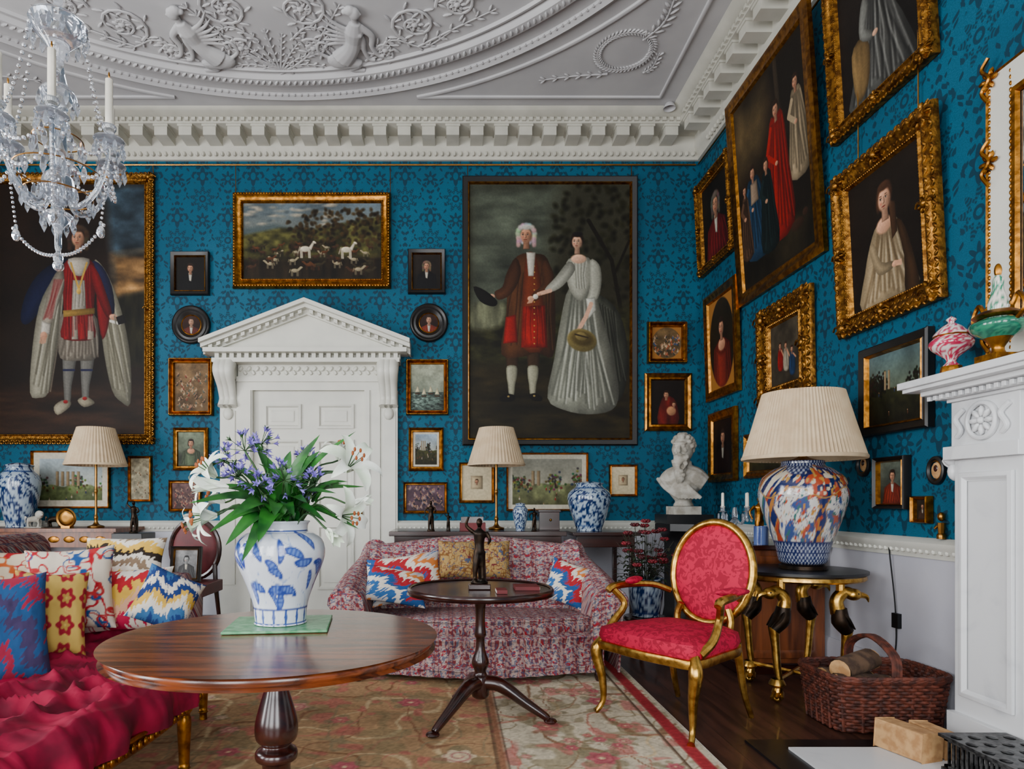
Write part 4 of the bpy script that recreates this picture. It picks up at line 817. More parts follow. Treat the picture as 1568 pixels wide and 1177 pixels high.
# ================= TABLES =================
def tripod(mb,c,R,z1,ang0=.5,dn=.035):
    for i in range(3):
        a=ang0+i*2*pi/3;f=lambda r,z:(c[0]+r*cos(a),c[1]+r*sin(a),z)
        mb.tube([f(.02,z1),f(.1*R/.33,z1-.01),f(.22*R/.33,z1*.55),f(.31*R/.33,dn+.015),f(R,dn)],[.038,.036,.026,.02,.016],10,4);mb.ell(f(R+.01,dn-.009),(.034,.034,.014),10,6,(0,0,a))
mb=MB(m_mah);tx,ty=.15,3.3
mb.lathe([(0,.648),(.34,.648),(.362,.655),(.37,.668),(.362,.682),(.35,.676),(.33,.672),(0,.672)],64,2,c=(tx,ty,0))
mb.lathe([(.07,.648),(.06,.62),(.03,.6),(.024,.5),(.03,.44),(.022,.42),(.026,.36),(.045,.3),(.03,.26),(.034,.24),(.045,.22),(.045,.14),(.03,.12)],28,3,c=(tx,ty,0))
tripod(mb,(tx,ty),.34,.2,-2.3,.037);mb.make('tilt_top_pedestal_table')
mb=MB(m_wal);qx,qy=-.48,1.8
mb.lathe([(0,.70),(.40,.705),(.425,.716),(.432,.728),(.425,.739),(.41,.742),(0,.742)],96,2,c=(qx,qy,0))
mb.use(m_mah).lathe([(.11,.70),(.10,.68),(.06,.665),(.034,.64),(.032,.60),(.046,.55),(.058,.50),(.055,.46),(.038,.445),(.042,.437),(.056,.425),(.056,.405),(.04,.395),(.04,.36),(.06,.31),(.066,.27),(.05,.24),(.06,.2),(.06,.12)],40,4,c=(qx,qy,0));mb.box(qx-.18,qx+.18,qy-.1,qy+.1,.68,.703)
tripod(mb,(qx,qy),.36,.18,.9,.037);mb.make('round_pedestal_table')
def statue(name,p,h,mat,arms=1):
    mb=MB(mat);k=h
    def q(x,y,z): return (p[0]+x*k,p[1]+y*k,p[2]+z*k)
    mb.tube([q(.05,0,.03),q(.045,.01,.25),q(.03,0,.48)],[.03*k,.045*k,.07*k],8,4);mb.tube([q(-.07,-.02,.03),q(-.06,-.03,.25),q(-.02,0,.48)],[.03*k,.045*k,.07*k],8,4)
    mb.ell(q(.06,-.03,.045),(.035*k,.06*k,.022*k));mb.ell(q(-.07,-.05,.045),(.035*k,.06*k,.022*k))
    mb.tube([q(0,0,.46),q(0,0,.6),q(0,0,.76),q(0,0,.82)],[.08*k,.075*k,.1*k,.05*k],10,4);mb.tube([q(0,0,.8),q(0,0,.88)],.032*k,8,2);mb.ell(q(0,-.01,.925),(.05*k,.058*k,.07*k));mb.ell(q(0,-.065,.92),(.012*k,.018*k,.018*k))
    mb.tube([q(.1,0,.78),q(.16,-.03,.66),q(.12,-.12,.6)],[.036*k,.028*k,.02*k],8,4)
    mb.tube([q(-.1,0,.78),q(-.2,0,.88 if arms else .66),q(-.16,-.04,1.02 if arms else .5)],[.036*k,.028*k,.02*k],8,4)
    mb.tube([q(-.03,.05,.7),q(.02,.08,.4),q(.05,.06,.05)],[.05*k,.08*k,.06*k],8,4);mb.lathe([(0,0),(.14*k,0),(.13*k,.03*k),(0,.035*k)],16,1,c=p,sm=False)
    return mb.make(name,remesh=max(.0025,h*.016))
MB(m_mah).box(.09,.2,3.24,3.35,.673,.70).make('statuette_plinth',bevel=.004)
statue('bronze_statuette',(.145,3.295,.701),.33,m_brz)
MB(m_book).box(.32,.44,3.22,3.36,.673,.69).use(m_paper).box(.325,.442,3.225,3.355,.676,.687).make('book')
MB(m_book).box(.22,.27,3.1,3.2,.673,.69).use(m_paper).box(.218,.268,3.105,3.195,.676,.687).make('book')
MB(m_green).at(-.505,1.94,.743,0,0,.12).box(-.145,.145,-.125,.125,0,.008).make('green_tile_mat',bevel=.003)
def bigv(t,z,R):
    C_=np.ones(t.shape+(3,))*np.array((200,206,214.))
    def bl(m,c):
        nonlocal C_
        C_=C_*(1-m[...,None])+np.array(c,float)*m[...,None]
    body=((z>.17)&(z<.9))*1.
    bl(np.clip((.02-np.abs(fbm(np.cos(t)*3+9,np.sin(t)*3+z*7,71,2)-.5))*60,0,1)*body*.6,(104,130,184))
    random.seed(21)
    for i in range(48):
        tc=random.uniform(0,2*pi);zc_=random.uniform(.24,.84);a=random.uniform(0,pi);dx_=(((t-tc+pi)%(2*pi))-pi)*1.1;dz=(z-zc_)*2.4
        p=dx_*cos(a)+dz*sin(a);q=-dx_*sin(a)+dz*cos(a);rx=random.uniform(.22,.38);ry=random.uniform(.08,.15);q=q-.7*p*p
        d=1-np.sqrt((p/rx)**2+(q/ry)**2);w_=np.clip(d*7,0,1);bl(w_*body,(40,62,134));bl(np.clip((d-.3)*7,0,1)*np.clip((.7+.4*np.sin(p*60)),0,1)*body,(92,120,182))
    for zz,wd in ((.165,.008),(.905,.007),(.025,.007)): bl(np.clip((wd-np.abs(z-zz))*400,0,1),(40,62,130))
    f=((t*14/2/pi)%1)-.5;bl(np.clip((.16-np.abs(f)-.7*np.abs(z-.09)**.8)*30,0,1)*(z<.155),(50,74,140));return C_
vx,vy,vz=-.505,1.94,.752
mb=MB(m_por);mb.lathe([(0,.0),(.07,.0),(.074,.01),(.08,.06),(.10,.12),(.123,.175),(.13,.21),(.122,.245),(.098,.265),(.08,.272),(.08,.29),(.086,.30),(.08,.302),(.072,.29),(.07,.24),(0,.2)],240,10,bigv,c=(vx,vy,vz));mb.make('blue_white_porcelain_vase')
# flowers
mb=MB();neck=Vector((vx,vy,vz+.27))
def strip_leaf(mb,pts,w,up=(0,0,1),cup=.3,n=5):
    q=cat(pts,n);N=len(q);T=np.gradient(q,axis=0);T/=np.linalg.norm(T,axis=1)[:,None]+1e-9;up=np.array(up,float)
    A=np.zeros((N,5,3))
    for i in range(N):
        s_=np.cross(T[i],up);s_/=np.linalg.norm(s_)+1e-9;nn=np.cross(s_,T[i]);t=i/(N-1);ww=w*(math.sin(pi*min(1,t*.92+.08))**.8)+1e-4
        for j in range(5): e=(j-2)/2;A[i,j]=q[i]+s_*ww*e+nn*ww*cup*abs(e)
    mb.grid(A)
def lily(mb,c,d,sz,opn=1.):
    d=Vector(d).normalized();a=d.orthogonal().normalized();b=d.cross(a);c=Vector(c)
    for i in range(6):
        t=i*pi/3+(.1 if i%2 else 0);r=a*cos(t)+b*sin(t);pts=[c-d*sz*.35,c-d*sz*.05+r*sz*.14*opn,c+d*sz*.3+r*sz*.42*opn,c+d*sz*(.32 if opn>.5 else .7)+r*sz*.85*opn,c+d*sz*(.12 if opn>.5 else 1.)+r*sz*(1.12)*opn]
        mb.use(m_lily);strip_leaf(mb,[tuple(p) for p in pts],sz*(.26 if i%2 else .18),tuple(d),.25)
    if opn>.5:
        for i in range(6): t=i*pi/3+.3;r=a*cos(t)+b*sin(t);e=c+d*sz*.6+r*sz*.2;mb.use(m_stem).tube([tuple(c-d*sz*.2),tuple(e)],.0012,4,2);mb.use(m_pollen).ell(tuple(e),(.004,.004,.007),6,4)
random.seed(5)
LI=[(322,722,1.9,.07,(-.5,-.5,.6),1),(318,790,1.84,.075,(-.8,-.5,-.1),1),(336,745,1.8,.07,(-.9,-.3,.1),.35),(536,712,1.88,.09,(.5,-.6,.5),1),(526,790,1.86,.08,(.7,-.5,-.1),1),(335,765,2.0,.06,(-.9,-.2,.4),1),(505,815,1.8,.05,(.6,-.6,-.5),.35),(300,800,1.88,.06,(-.8,-.3,-.4),.8),(520,695,2.0,.06,(.2,.2,.9),1),(545,770,1.9,.05,(.8,-.2,.2),.35)]
for u,v,d,sz,dr,op in LI:
    c=P(u,v,d);mid=(neck+c)/2+Vector((0,0,.05));mb.use(m_stem).tube([tuple(neck+Vector((0,0,-.08))),tuple(mid),tuple(c-Vector(dr).normalized()*sz*.35)],.003,6,5);lily(mb,c,dr,sz,op)
for u,v,d,r in ((375,690,1.92,.055),(345,705,1.98,.045),(435,735,1.82,.055),(482,740,1.9,.045),(395,745,1.8,.035),(365,730,1.86,.04),(400,680,2.0,.045),(470,705,2.0,.04)):
    c=P(u,v,d);mb.use(m_stem).tube([tuple(neck+Vector((0,0,-.08))),tuple((neck+c)/2+Vector((0,0,.02))),tuple(c)],.003,6,4)
    for i in range(20):
        w_=Vector((random.gauss(0,1),random.gauss(0,1),random.gauss(.4,1))).normalized();e=c+w_*r*random.uniform(.6,1)
        mb.use(m_stem).tube([tuple(c),tuple(e)],.0011,3,1)
        a=w_.orthogonal().normalized();b=w_.cross(a);mb.use(m_purp if i%6 else m_stem)
        for j in range(5): t=j*2*pi/5;rr2=a*cos(t)+b*sin(t);strip_leaf(mb,[tuple(e),tuple(e+w_*.009+rr2*.004),tuple(e+w_*.016+rr2*.012)],.003,tuple(w_),.1,2)
for u,v,d,w_ in ((290,770,1.8,.022),(345,835,1.78,.024),(370,860,1.77,.02),(395,830,1.75,.026),(375,745,1.72,.022),(330,700,2.0,.018),(410,700,1.95,.02),(445,690,1.96,.02),(490,690,1.95,.022),(515,755,1.8,.024),(500,800,1.78,.02),(550,810,1.85,.018),(470,770,1.75,.024),(355,790,1.74,.026),(300,745,1.9,.02),(450,790,1.74,.02),(560,745,1.95,.018),(545,660,1.95,.014),(385,665,2.0,.014),(320,815,1.8,.022),(420,790,1.73,.024),(490,665,1.97,.016)):
    c=P(u,v,d);h=(c-neck);mid=neck+h*.5+Vector((0,-.01,.06));mb.use(m_leaf);strip_leaf(mb,[tuple(neck+Vector((0,0,-.05))+h*.1),tuple(neck+h*.3+Vector((0,0,.05))),tuple(mid),tuple(c)],w_*1.15,(0.3,-.5,1),.3)
for i in range(26):
    a=random.uniform(0,2*pi);r=random.uniform(.05,.2);e=neck+Vector((r*cos(a),r*sin(a)*.7,random.uniform(.03,.2)));mb.use(m_stem).tube([tuple(neck-Vector((0,0,.08))),tuple((neck+e)/2+Vector((0,0,.02))),tuple(e)],.0018,5,3)
    mb.use(m_leaf);strip_leaf(mb,[tuple(neck.lerp(e,.6)),tuple(neck.lerp(e,.8)+Vector((0,0,.02))),tuple(e+Vector((.03*cos(a),.02*sin(a),0)))],.015,(.1,-.5,1),.3,4)
mb.make('lily_agapanthus_bouquet',smooth=0)
# ================= GILT ARMCHAIR =================
o=Matrix.Translation((1.14,3.32,0))@Matrix.Rotation(math.radians(-56),4,'Z')
mb=MB(m_gold2).mat(o)
for s_ in (-1,1):
    mb.tube([(s_*.27,-.22,.40),(s_*.30,-.25,.33),(s_*.275,-.235,.2),(s_*.27,-.23,.08),(s_*.285,-.26,.025),(s_*.29,-.27,.018)],[.026,.033,.022,.015,.014,.018],10,5)
    mb.tube([(s_*.2,.22,.40),(s_*.205,.24,.3),(s_*.21,.27,.15),(s_*.22,.32,.017)],[.024,.02,.017,.014],8,5)
    mb.tube([(s_*.205,.235,.62),(s_*.26,.15,.655),(s_*.315,.0,.66),(s_*.325,-.10,.65),(s_*.33,-.13,.63)],[.016,.018,.02,.022,.018],8,5)
    mb.tube([(s_*.325,-.10,.645),(s_*.285,-.05,.56),(s_*.30,-.12,.47),(s_*.285,-.2,.41)],[.018,.018,.02,.024],8,5)
    mb.tube([(s_*.15,.225,.42),(s_*.16,.235,.5),(s_*.14,.24,.56)],.018,8,3)
    mb.use(m_cdam).ell((s_*.295,.04,.682),(.028,.1,.02),12,8,(0,0,-s_*.3));mb.use(m_gold2)
sp=[(-.29,-.24),(-.15,-.275),(0,-.285),(.15,-.275),(.29,-.24),(.27,0),(.215,.23),(0,.25),(-.215,.23),(-.27,0)]
q=cat(sp,5,True);mb.grid(np.stack([np.c_[q*k_,np.full(len(q),z)] for k_,z in ((.96,.345),(1.0,.35),(1.02,.375),(1.0,.39),(.95,.395))]),0,1)
mb.use(m_cdam).grid(np.stack([np.c_[q*k_,np.full(len(q),z)] for k_,z in ((.96,.39),(1.0,.42),(.97,.458),(.8,.48),(.4,.49),(.01,.492))]),0,1)
def bk(r,t,y=0): x=r*.235*cos(t);z=r*.265*sin(t);return (x,.265+.16*(z+.26)+y,.735+z)
th=np.linspace(0,2*pi,49)[:-1]
mb.use(m_gold2).tube([bk(1,t) for t in th],.021,10,0,True)
mb.use(m_cdam)
for sg in (-1,1): mb.grid(np.array([[bk(r,t,sg*(.03*math.sqrt(max(0,1-(r/.94)**4)))) for t in th] for r in (.01,.3,.6,.8,.9,.94)]),0,1)
mb.make('gilt_armchair')
# ================= DAYBED LEFT =================
mb=MB(m_crim);fx=lambda y:-1.03-.20*abs((y-2.35)/.95)**2.2
Ny,Nx=200,120
yy=np.linspace(1.25,3.3,Ny);sec=np.linspace(0,1,Nx);A=np.zeros((Ny,Nx,3))
for i,y in enumerate(yy):
    f=fx(y)
    for j,t in enumerate(sec):
        if t<.72: x=-2.1+(f+2.1)*t/.72;z=.45+.02*sin(t*4)
        else: a=(t-.72)/.28;x=f+.03*sin(a*pi*.9);z=.46-.125*a**1.1
        A[i,j]=(x,y,z)
X_,Y_=A[...,0],A[...,1];wv=nz(X_*3,Y_*3,77)*1.2;r1=1-np.abs(nz(X_*4+wv,Y_*5-X_*4,3)-.5)*2;r2=1-np.abs(nz(X_*9-Y_*4+wv*2,Y_*9,13)-.5)*2;r3=1-np.abs(nz(X_*16+Y_*8,Y_*18+wv*3,23)-.5)*2
rg=r1**3*.05+r2**3*.026+r3**2*.013;edge=np.clip((sec[None,:]-.72)/.28,0,1);A[...,2]+=(rg-.02)*(1-edge);A[...,0]+=(rg*.8+.02*np.sin(Y_*30+wv*4))*edge
mb.grid(A)
mb.use(m_chz).box(-2.3,-2.08,1.25,3.4,.25,.84);mb.box(-2.2,-1.3,3.28,3.42,.25,.66).box(-2.2,-1.22,1.4,3.2,.26,.42)
mb.tube([(-2.19,1.25,.85),(-2.19,3.42,.85)],.1,14,2);mb.tube([(-2.19,3.36,.7),(-1.36,3.36,.66)],.085,14,2)
mb.use(m_gold).tube([(fx(y)+.0,y,.315) for y in np.linspace(1.25,3.36,30)],.028,10,0);mb.tube([(fx(y)+.02,y,.345) for y in np.linspace(1.25,3.36,30)],.01,6,0)
for i in range(60): y=1.27+i*.0355;mb.ell((fx(y)+.028,y,.32),(.01,.013,.016),6,4)
for y in (1.35,2.6,3.3):
    x=fx(y)-.02;mb.lathe([(.03,.30),(.034,.27),(.022,.25),(.028,.22),(.02,.06),(.026,.04),(.018,.028),(.02,.0)],14,3,c=(x,y,.014))
    mb.lathe([(.03,.30),(.02,0.013)],10,2,c=(-2.2,y,.0))
mb.tube([(fx(3.3),3.36,.315),(-1.7,3.42,.33),(-2.25,3.42,.33)],.026,8,3)
mb.make('crimson_daybed',smooth=0)
PK=(166,22,62);YL=(200,160,64);NV=(30,52,104);RD=(160,28,40)
ikp=ik([WH,PK,(196,150,120),YL,RD,WH,NV,PK],2.4,.7,.9,5,.1);ikbl=ik([WH,NV,(50,96,140),WH,YL,NV],3.2,.7,1.,7,-.3)
cush(P(190,856,3.2),.40,.22,.13,ik([WH,(44,36,30),YL,WH,(120,100,80)],3.2,.4,.9,9,.2),-.3,0)
cush(P(192,918,3.04),.42,.30,.14,ikp,-.35,.05,-.05);cush(P(255,918,2.94),.26,.27,.12,ikbl,-.5,.35,.45)
cush(P(108,902,2.9),.36,.38,.14,flo((200,188,170),((160,22,36),(30,70,124),(166,40,44)),4,4.6),-.25,.35,-.05,'floral_cushion')
cush(P(40,885,3.05),.40,.26,.14,flo((204,186,158),((166,28,36),(180,86,40)),14,4.2),-.25,.2,0,'floral_cushion')
cush(P(78,940,2.66),.27,.36,.13,medal((190,158,80),(140,24,40),(170,134,64)),-.3,.7,.1,'medallion_cushion')
cush(P(5,965,2.42),.30,.42,.16,ik([(34,74,120),(146,34,60),(34,74,120),(60,50,84)],3.,.5,1.3,3,.9),-.25,.75,0)
# ================= CONSOLE + LAMP =================
mb=MB(m_slate);cx,cy=2.05,3.84
mb.lathe([(0,.69),(.34,.69),(.36,.70),(.36,.715),(0,.718)],48,1,c=(cx,cy,0),sm=False,sy=.9);mb.use(m_gold2).lathe([(.335,.66),(.35,.67),(.345,.69)],48,2,c=(cx,cy,0),sy=.9)
for lx,ly,fs in ((cx-.24,cy-.22,-1),(cx+.1,cy-.27,1),(cx-.2,cy+.2,-1),(cx+.15,cy+.18,1)):
    mb.use(m_gold2).tube([(lx,ly,.05),(lx-.01*fs,ly,.12),(lx,ly,.2),(lx+.01*fs,ly,.32),(lx+.02*fs,ly,.42)],[.03,.018,.02,.022,.03],12,5);mb.lathe([(.03,.03),(.045,.0),(.02,-.02)],14,2,c=(lx,ly,.1));mb.ell((lx,ly,.02),(.025,.025,.02))
    for j in range(3): mb.tube([(lx+(j-1)*.018,ly-.01,.055),(lx+(j-1)*.03+fs*.025,ly-.045,.035)],[.016,.009],6,2)
    mb.use(m_brz).tube([(lx+.02*fs,ly,.4),(lx-.02*fs,ly-.005,.46),(lx-.03*fs,ly-.01,.53)],[.034,.048,.036],12,4)
    for j in range(5): mb.tube([(lx-.03*fs,ly-.03+.015*j,.52),(lx-.0*fs,ly-.045+.022*j,.47),(lx+.04*fs,ly-.035+.018*j,.42)],[.01,.013,.004],6,3)
    mb.use(m_gold2).tube([(lx-.03*fs,ly,.50),(lx-.04*fs,ly,.57),(lx+.0,ly,.615),(lx+.04*fs,ly-.01,.605)],[.04,.034,.032,.032],12,5);mb.ell((lx+.045*fs,ly-.012,.605),(.044,.033,.033));mb.tube([(lx+.07*fs,ly-.015,.605),(lx+.11*fs,ly-.02,.595),(lx+.122*fs,ly-.02,.565)],[.02,.013,.003],8,3);mb.use(m_iron).ell((lx+.055*fs,ly-.041,.612),.005,6,4).use(m_gold2)
    mb.tube([(lx-.02*fs,ly,.6),(lx-.02*fs,ly,.68)],.022,8,1)
mb.tube([(cx-.24,cy-.22,.12),(cx+.15,cy+.18,.12)],.012,6,1).tube([(cx+.1,cy-.27,.12),(cx-.2,cy+.2,.12)],.012,6,1)
mb.make('gilt_eagle_console_table')
def imari(t,z,R):
    x=np.cos(t)*6;y=np.sin(t)*6+z*11;C_=np.ones(t.shape+(3,))*np.array((184,180,174.))
    def bl(m,c):
        nonlocal C_
        m=m[...,None];C_=C_*(1-m)+np.array(c,float)*m
    n=nz(x+3+.7*nz(x*3,y*3,2),y,31);n2=nz(x*1.6+7,y*1.6,41);n3=nz(x*2.2,y*2.2,51);n4=nz(x*2.8,y*2.8,55)
    bl(np.clip((n-.66)*20,0,1),(52,70,116));bl(np.clip((.02-np.abs(n-.5))*90,0,1),(30,38,76));bl(np.clip((n2-.76)*20,0,1),(150,56,32));bl(np.clip((n3-.8)*20,0,1),(46,92,90));bl(np.clip((n4-.82)*20,0,1),(160,112,50));bl(np.clip((.02-np.abs(n2-.6))*80,0,1)*.8,(130,56,40))
    # panels: alternating dark-blue ribs framing white reserves
    rib=np.abs((((t+.35)*5/2/pi)%1)-.5);bd=np.clip((rib-.40-.03*np.sin(z*26))*60,0,1)*(z>.2)*(z<.84);bl(bd,(26,36,80));bl(bd*np.clip((n3-.55)*20,0,1),(150,100,48));bl(bd*np.clip((n2-.62)*20,0,1),(150,60,38))
    bl(np.clip((.012-np.abs(rib-.40-.03*np.sin(z*26)))*120,0,1)*(z>.2)*(z<.84),(150,110,54))
    d=(np.sin(t*44)*np.sin(z*110)>.1)*1.;bl(((z<.22)|(z>.84))*1.,(30,40,82));bl(((z<.2)|(z>.87))*d,(140,146,160))
    lap=np.clip((.11+.05*np.cos(t*5+1.7)-np.abs(z-.80))*60,0,1);bl(lap,(22,32,74));bl(lap*np.clip((n2-.55)*20,0,1),(150,60,34));bl(lap*np.clip((n3-.62)*20,0,1),(180,170,150));bl(lap*np.clip((n4-.7)*20,0,1),(160,120,56))
    bl(np.clip((.008-np.abs(.80-z-(.11+.05*np.cos(t*5+1.7))))*200,0,1),(160,118,54));return C_
lx,ly=2.07,3.84
mb=MB(m_brz).lathe([(.13,0),(.13,.02),(.11,.03)],32,1,c=(lx,ly,.719)).use(m_por)
mb.lathe([(.11,.03),(.13,.05),(.15,.14),(.20,.28),(.235,.40),(.238,.46),(.218,.53),(.16,.58),(.12,.6),(.115,.63)],280,13,imari,c=(lx,ly,.719)).use(m_brs).lathe([(.115,.63),(.06,.64),(.02,.66),(.012,.7)],20,2,c=(lx,ly,.719))
pl=lambda t:1+.012*np.sin(t*90)
mb.use(m_shade).lathe([(.328,.64),(.325,.65),(.272,.83),(.217,1.03)],360,3,c=(lx,ly,.719),sm=False,rad=pl).lathe([(.32,.645),(.212,1.018)],90,3,c=(lx,ly,.719),sm=False);mb.lathe([(.33,.638),(.333,.65),(.327,.66)],60,2,c=(lx,ly,.719))
for t in range(3): mb.use(m_brs).tube([(lx,ly,1.41),(lx+.3*cos(t*2.1),ly+.3*sin(t*2.1),1.40)],.003,4,1)
mb.make('imari_vase_lamp',smooth=60)
MB(m_iron).tube([(2.43,3.62,.86),(2.44,3.58,.5),(2.445,3.6,.25),(2.42,3.7,.02)],.004,5,6).box(2.43,2.452,3.55,3.6,.42,.5).make('lamp_cable')
def thinlamp(name,u,d,zb,vt=655,vb=712,w=87):
    mb=MB(m_brs);c=P(u,vb,d);x=c.x;zt=P(u,vt,d).z;zs=c.z;r=w*d/2000
    mb.lathe([(.07,0),(.07,.015),(.03,.03),(.015,.06),(.02,.1),(.012,.13),(.012,.3),(.018,.34),(.012,.38),(.012,zs-zb+.05)],20,3,c=(x,d,zb))
    mb.use(m_shade).lathe([(r,zs),(r*.8,(zs+zt)/2),(r*.6,zt)],240,3,c=(x,d,0),sm=False,rad=lambda t:1+.018*np.sin(t*50)).lathe([(r*1.01,zs-.005),(r*1.02,zs+.01),(r,zs+.015)],60,1,c=(x,d,0));mb.lathe([(r*.6,zt),(.0,zt-.01)],20,1,c=(x,d,0),sm=False);mb.make(name,smooth=60)
mb=MB(m_oak).box(1.87,2.42,4.22,5.2,.06,.80).use(m_mah).box(1.84,2.44,4.19,5.23,.80,.83).box(1.85,2.43,4.2,5.22,0,.07);mb.use(m_oak).mat(Matrix.Translation((2.145,4.219,.43))).frame(.5,.66,[(0,0),(0,.012),(.03,.014),(.05,.002),(.055,.002)]);mb.make('mahogany_cabinet',bevel=.004)
mb=MB(m_glass);q0=(1.98,4.55,.831);mb.lathe([(.05,0),(.05,.01),(.02,.03),(.025,.08),(.012,.12),(.02,.18),(.012,.24)],16,3,c=q0)
for i in range(4):
    a=i*pi/2+.4;e=(q0[0]+.11*cos(a),q0[1]+.11*sin(a));mb.use(m_glass).tube([(q0[0],q0[1],1.0),(q0[0]+.06*cos(a),q0[1]+.06*sin(a),.96),(*e,1.04)],.008,6,4).lathe([(.03,0),(.012,.01),(.016,.04)],14,2,c=(*e,1.04))
    for j in range(6): t=j*pi/3;mb.ell((e[0]+.03*cos(t),e[1]+.03*sin(t),1.0),(.006,.006,.03),5,4)
    mb.use(m_wax).lathe([(.01,0),(.009,.1),(0,.105)],8,1,c=(*e,1.07),sm=False)
mb.make('crystal_candelabra')
statue('gilt_statuette',(2.08,4.4,.831),.32,m_gold,arms=0);MB(m_por).lathe([(0,0),(.045,0),(.045,.12),(.04,.12),(.04,.02)],24,1,cf((90,110,160),(40,60,120),5),c=(2.03,4.27,.831),sm=False).make('blue_porcelain_cup')
bx,by=2.05,5.75
MB(m_slate).lathe([(.24,0),(.24,.06),(.19,.1),(.17,.2),(.17,.75),(.2,.83),(.25,.86),(.25,.92),(0,.92)],8,1,c=(bx,by,0),sm=False).box(bx-.2,bx+.2,by-.17,by+.17,.92,1.0).use(m_bust).box(bx-.12,bx+.12,by-.1,by+.1,1.0,1.07).make('bust_pedestal')
mb=MB(m_bust);R=Matrix.Translation((bx,by,1.072))@Matrix.Rotation(-.6,4,'Z')@Matrix.Scale(.98,4);mb.mat(R)
mb.lathe([(0,0),(.09,0),(.07,.04),(.09,.08)],20,2);mb.tube([(-.18,0.02,.2),(-.1,0,.25),(0,0,.27),(.1,0,.25),(.18,0.02,.2)],[.07,.1,.11,.1,.07],12,4);mb.tube([(0,0,.06),(0,-.01,.16),(0,0,.28)],[.08,.15,.1],14,4)
mb.tube([(0,.0,.24),(0,-.02,.4)],[.085,.075],12,3);mb.ell((0,-.02,.51),(.09,.11,.125),24,16);mb.ell((0,-.055,.46),(.066,.075,.07))
mb.tube([(0,-.118,.54),(0,-.155,.49),(0,-.14,.475)],[.012,.02,.016],8,3);mb.ell((0,-.115,.556),(.068,.02,.012))
for s_ in (-1,1): mb.ell((s_*.034,-.12,.53),(.014,.01,.009));mb.ell((s_*.09,.0,.51),(.012,.025,.035));mb.ell((s_*.038,-.105,.49),(.024,.02,.02));mb.tube([(0,-.145,.458),(s_*.03,-.135,.445),(s_*.05,-.12,.42)],[.012,.012,.006],6,3)
mb.ell((0,-.085,.40),(.07,.065,.075));mb.ell((0,-.10,.33),(.055,.05,.08))
for i in range(60):
    a=random.uniform(0,2*pi);e_=random.uniform(0,1.35)
    if sin(a)*cos(e_)<-.55 and e_<.75: continue
    mb.ell((.095*cos(a)*cos(e_),-.01+.115*sin(a)*cos(e_),.52+.125*sin(e_)),(.023,.023,.021),8,6)
for i in range(60): t=random.uniform(-1,1);z=random.uniform(.25,.45);mb.tube([(t*.07*(z-.15)*3.6,-.125-.02*(1-t*t),z),(t*.07*(z-.15)*3.4+.012,-.15-.02*(1-t*t),z-.02),(t*.07*(z-.15)*3.2,-.13-.02*(1-t*t),z-.05)],[.012,.016,.006],6,2)
for i in range(7): mb.tube([(-.22+.035*i,-.03,.25),(-.12+.035*i,-.14,.16),(.03*i,-.12,.07)],.018,8,3)
mb.make('marble_bust',remesh=.006)
mb=MB(m_mah).box(-.52,.98,5.5,6.2,.82,.86).box(-.48,.94,5.54,6.16,.70,.82)
for x in (-.46,.92):
    for y in (5.58,6.12): mb.box(x-.025,x+.025,y-.025,y+.025,0,.72)
mb.make('mahogany_writing_table',bevel=.004)
mb=MB(m_mah).box(1.04,1.62,5.55,6.3,.82,.85).box(1.08,1.58,5.6,6.25,.72,.82)
for x in (1.1,1.56):
    for y in (5.62,6.22): mb.box(x-.02,x+.02,y-.02,y+.02,0,.74)
mb.make('mahogany_side_table',bevel=.004)
thinlamp('pleated_shade_lamp',760,5.9,.861);thinlamp('pleated_shade_lamp',147,6.05,.871)
def jar(name,p,w,h,colf): 
    MB(m_por).lathe([(0,0),(.28*w,0),(.30*w,.05*h),(.42*w,.35*h),(.5*w,.62*h),(.47*w,.78*h),(.33*w,.88*h),(.3*w,.93*h),(.34*w,.96*h),(.3*w,.975*h),(.15*w,1.0*h),(0,1.01*h)],128,8,colf,c=p).make(name)
bwp=cf((150,166,180),(16,38,80),8,8.,(24,50,100))
jar('blue_white_jar',(1.24,5.85,.851),.38,.44,bwp);jar('blue_white_jar',(-4.03,6.1,.871),.36,.6,bwp);jar('small_ginger_jar',(.6,5.62,.861),.13,.24,bwp)
statue('bronze_statuette',(-.17,5.65,.861),.26,m_brz,arms=0);statue('bronze_statuette',(.72,5.62,.861),.2,m_brz,arms=0);statue('bronze_statuette',(-.02,5.65,.861),.16,m_brz)
MB(m_book).box(.08,.3,5.6,5.75,.861,.93).use(m_mah).box(.09,.28,5.6,5.74,.93,.98).make('red_box')
mb=MB(m_mah).box(.78,.96,5.75,5.93,.861,1.02).box(.77,.97,5.74,5.94,1.02,1.04).use(m_brs).ell((.88,5.745,.95),.012).make('mahogany_box',bevel=.003)
mb=MB(m_oak).box(-4.9,-3.0,5.85,6.4,.84,.87).box(-4.86,-3.04,5.89,6.38,.70,.84)
mb.use(m_gold)
for i in range(12): mb.ell((-4.7+i*.14,5.885,.77),(.05,.006,.03),10,6)
mb.use(m_oak)
for x in (-4.8,-3.95,-3.1):
    for y in (5.93,6.34): mb.lathe([(.03,.72),(.035,.6),(.022,.5),(.016,.03),(.02,0)],12,2,c=(x,y,0))
mb.make('marquetry_console_table')
mb=MB(m_brs).mat(Matrix.Translation((-3.5,5.95,.96))@Matrix.Rotation(pi/2+.1,4,'X')).lathe([(0,.02),(.05,.02),(.07,.01),(.085,.015),(.09,0),(0,-.005)],36,2);mb.at().box(-3.54,-3.46,5.93,6.0,.871,.89);mb.make('brass_dish')
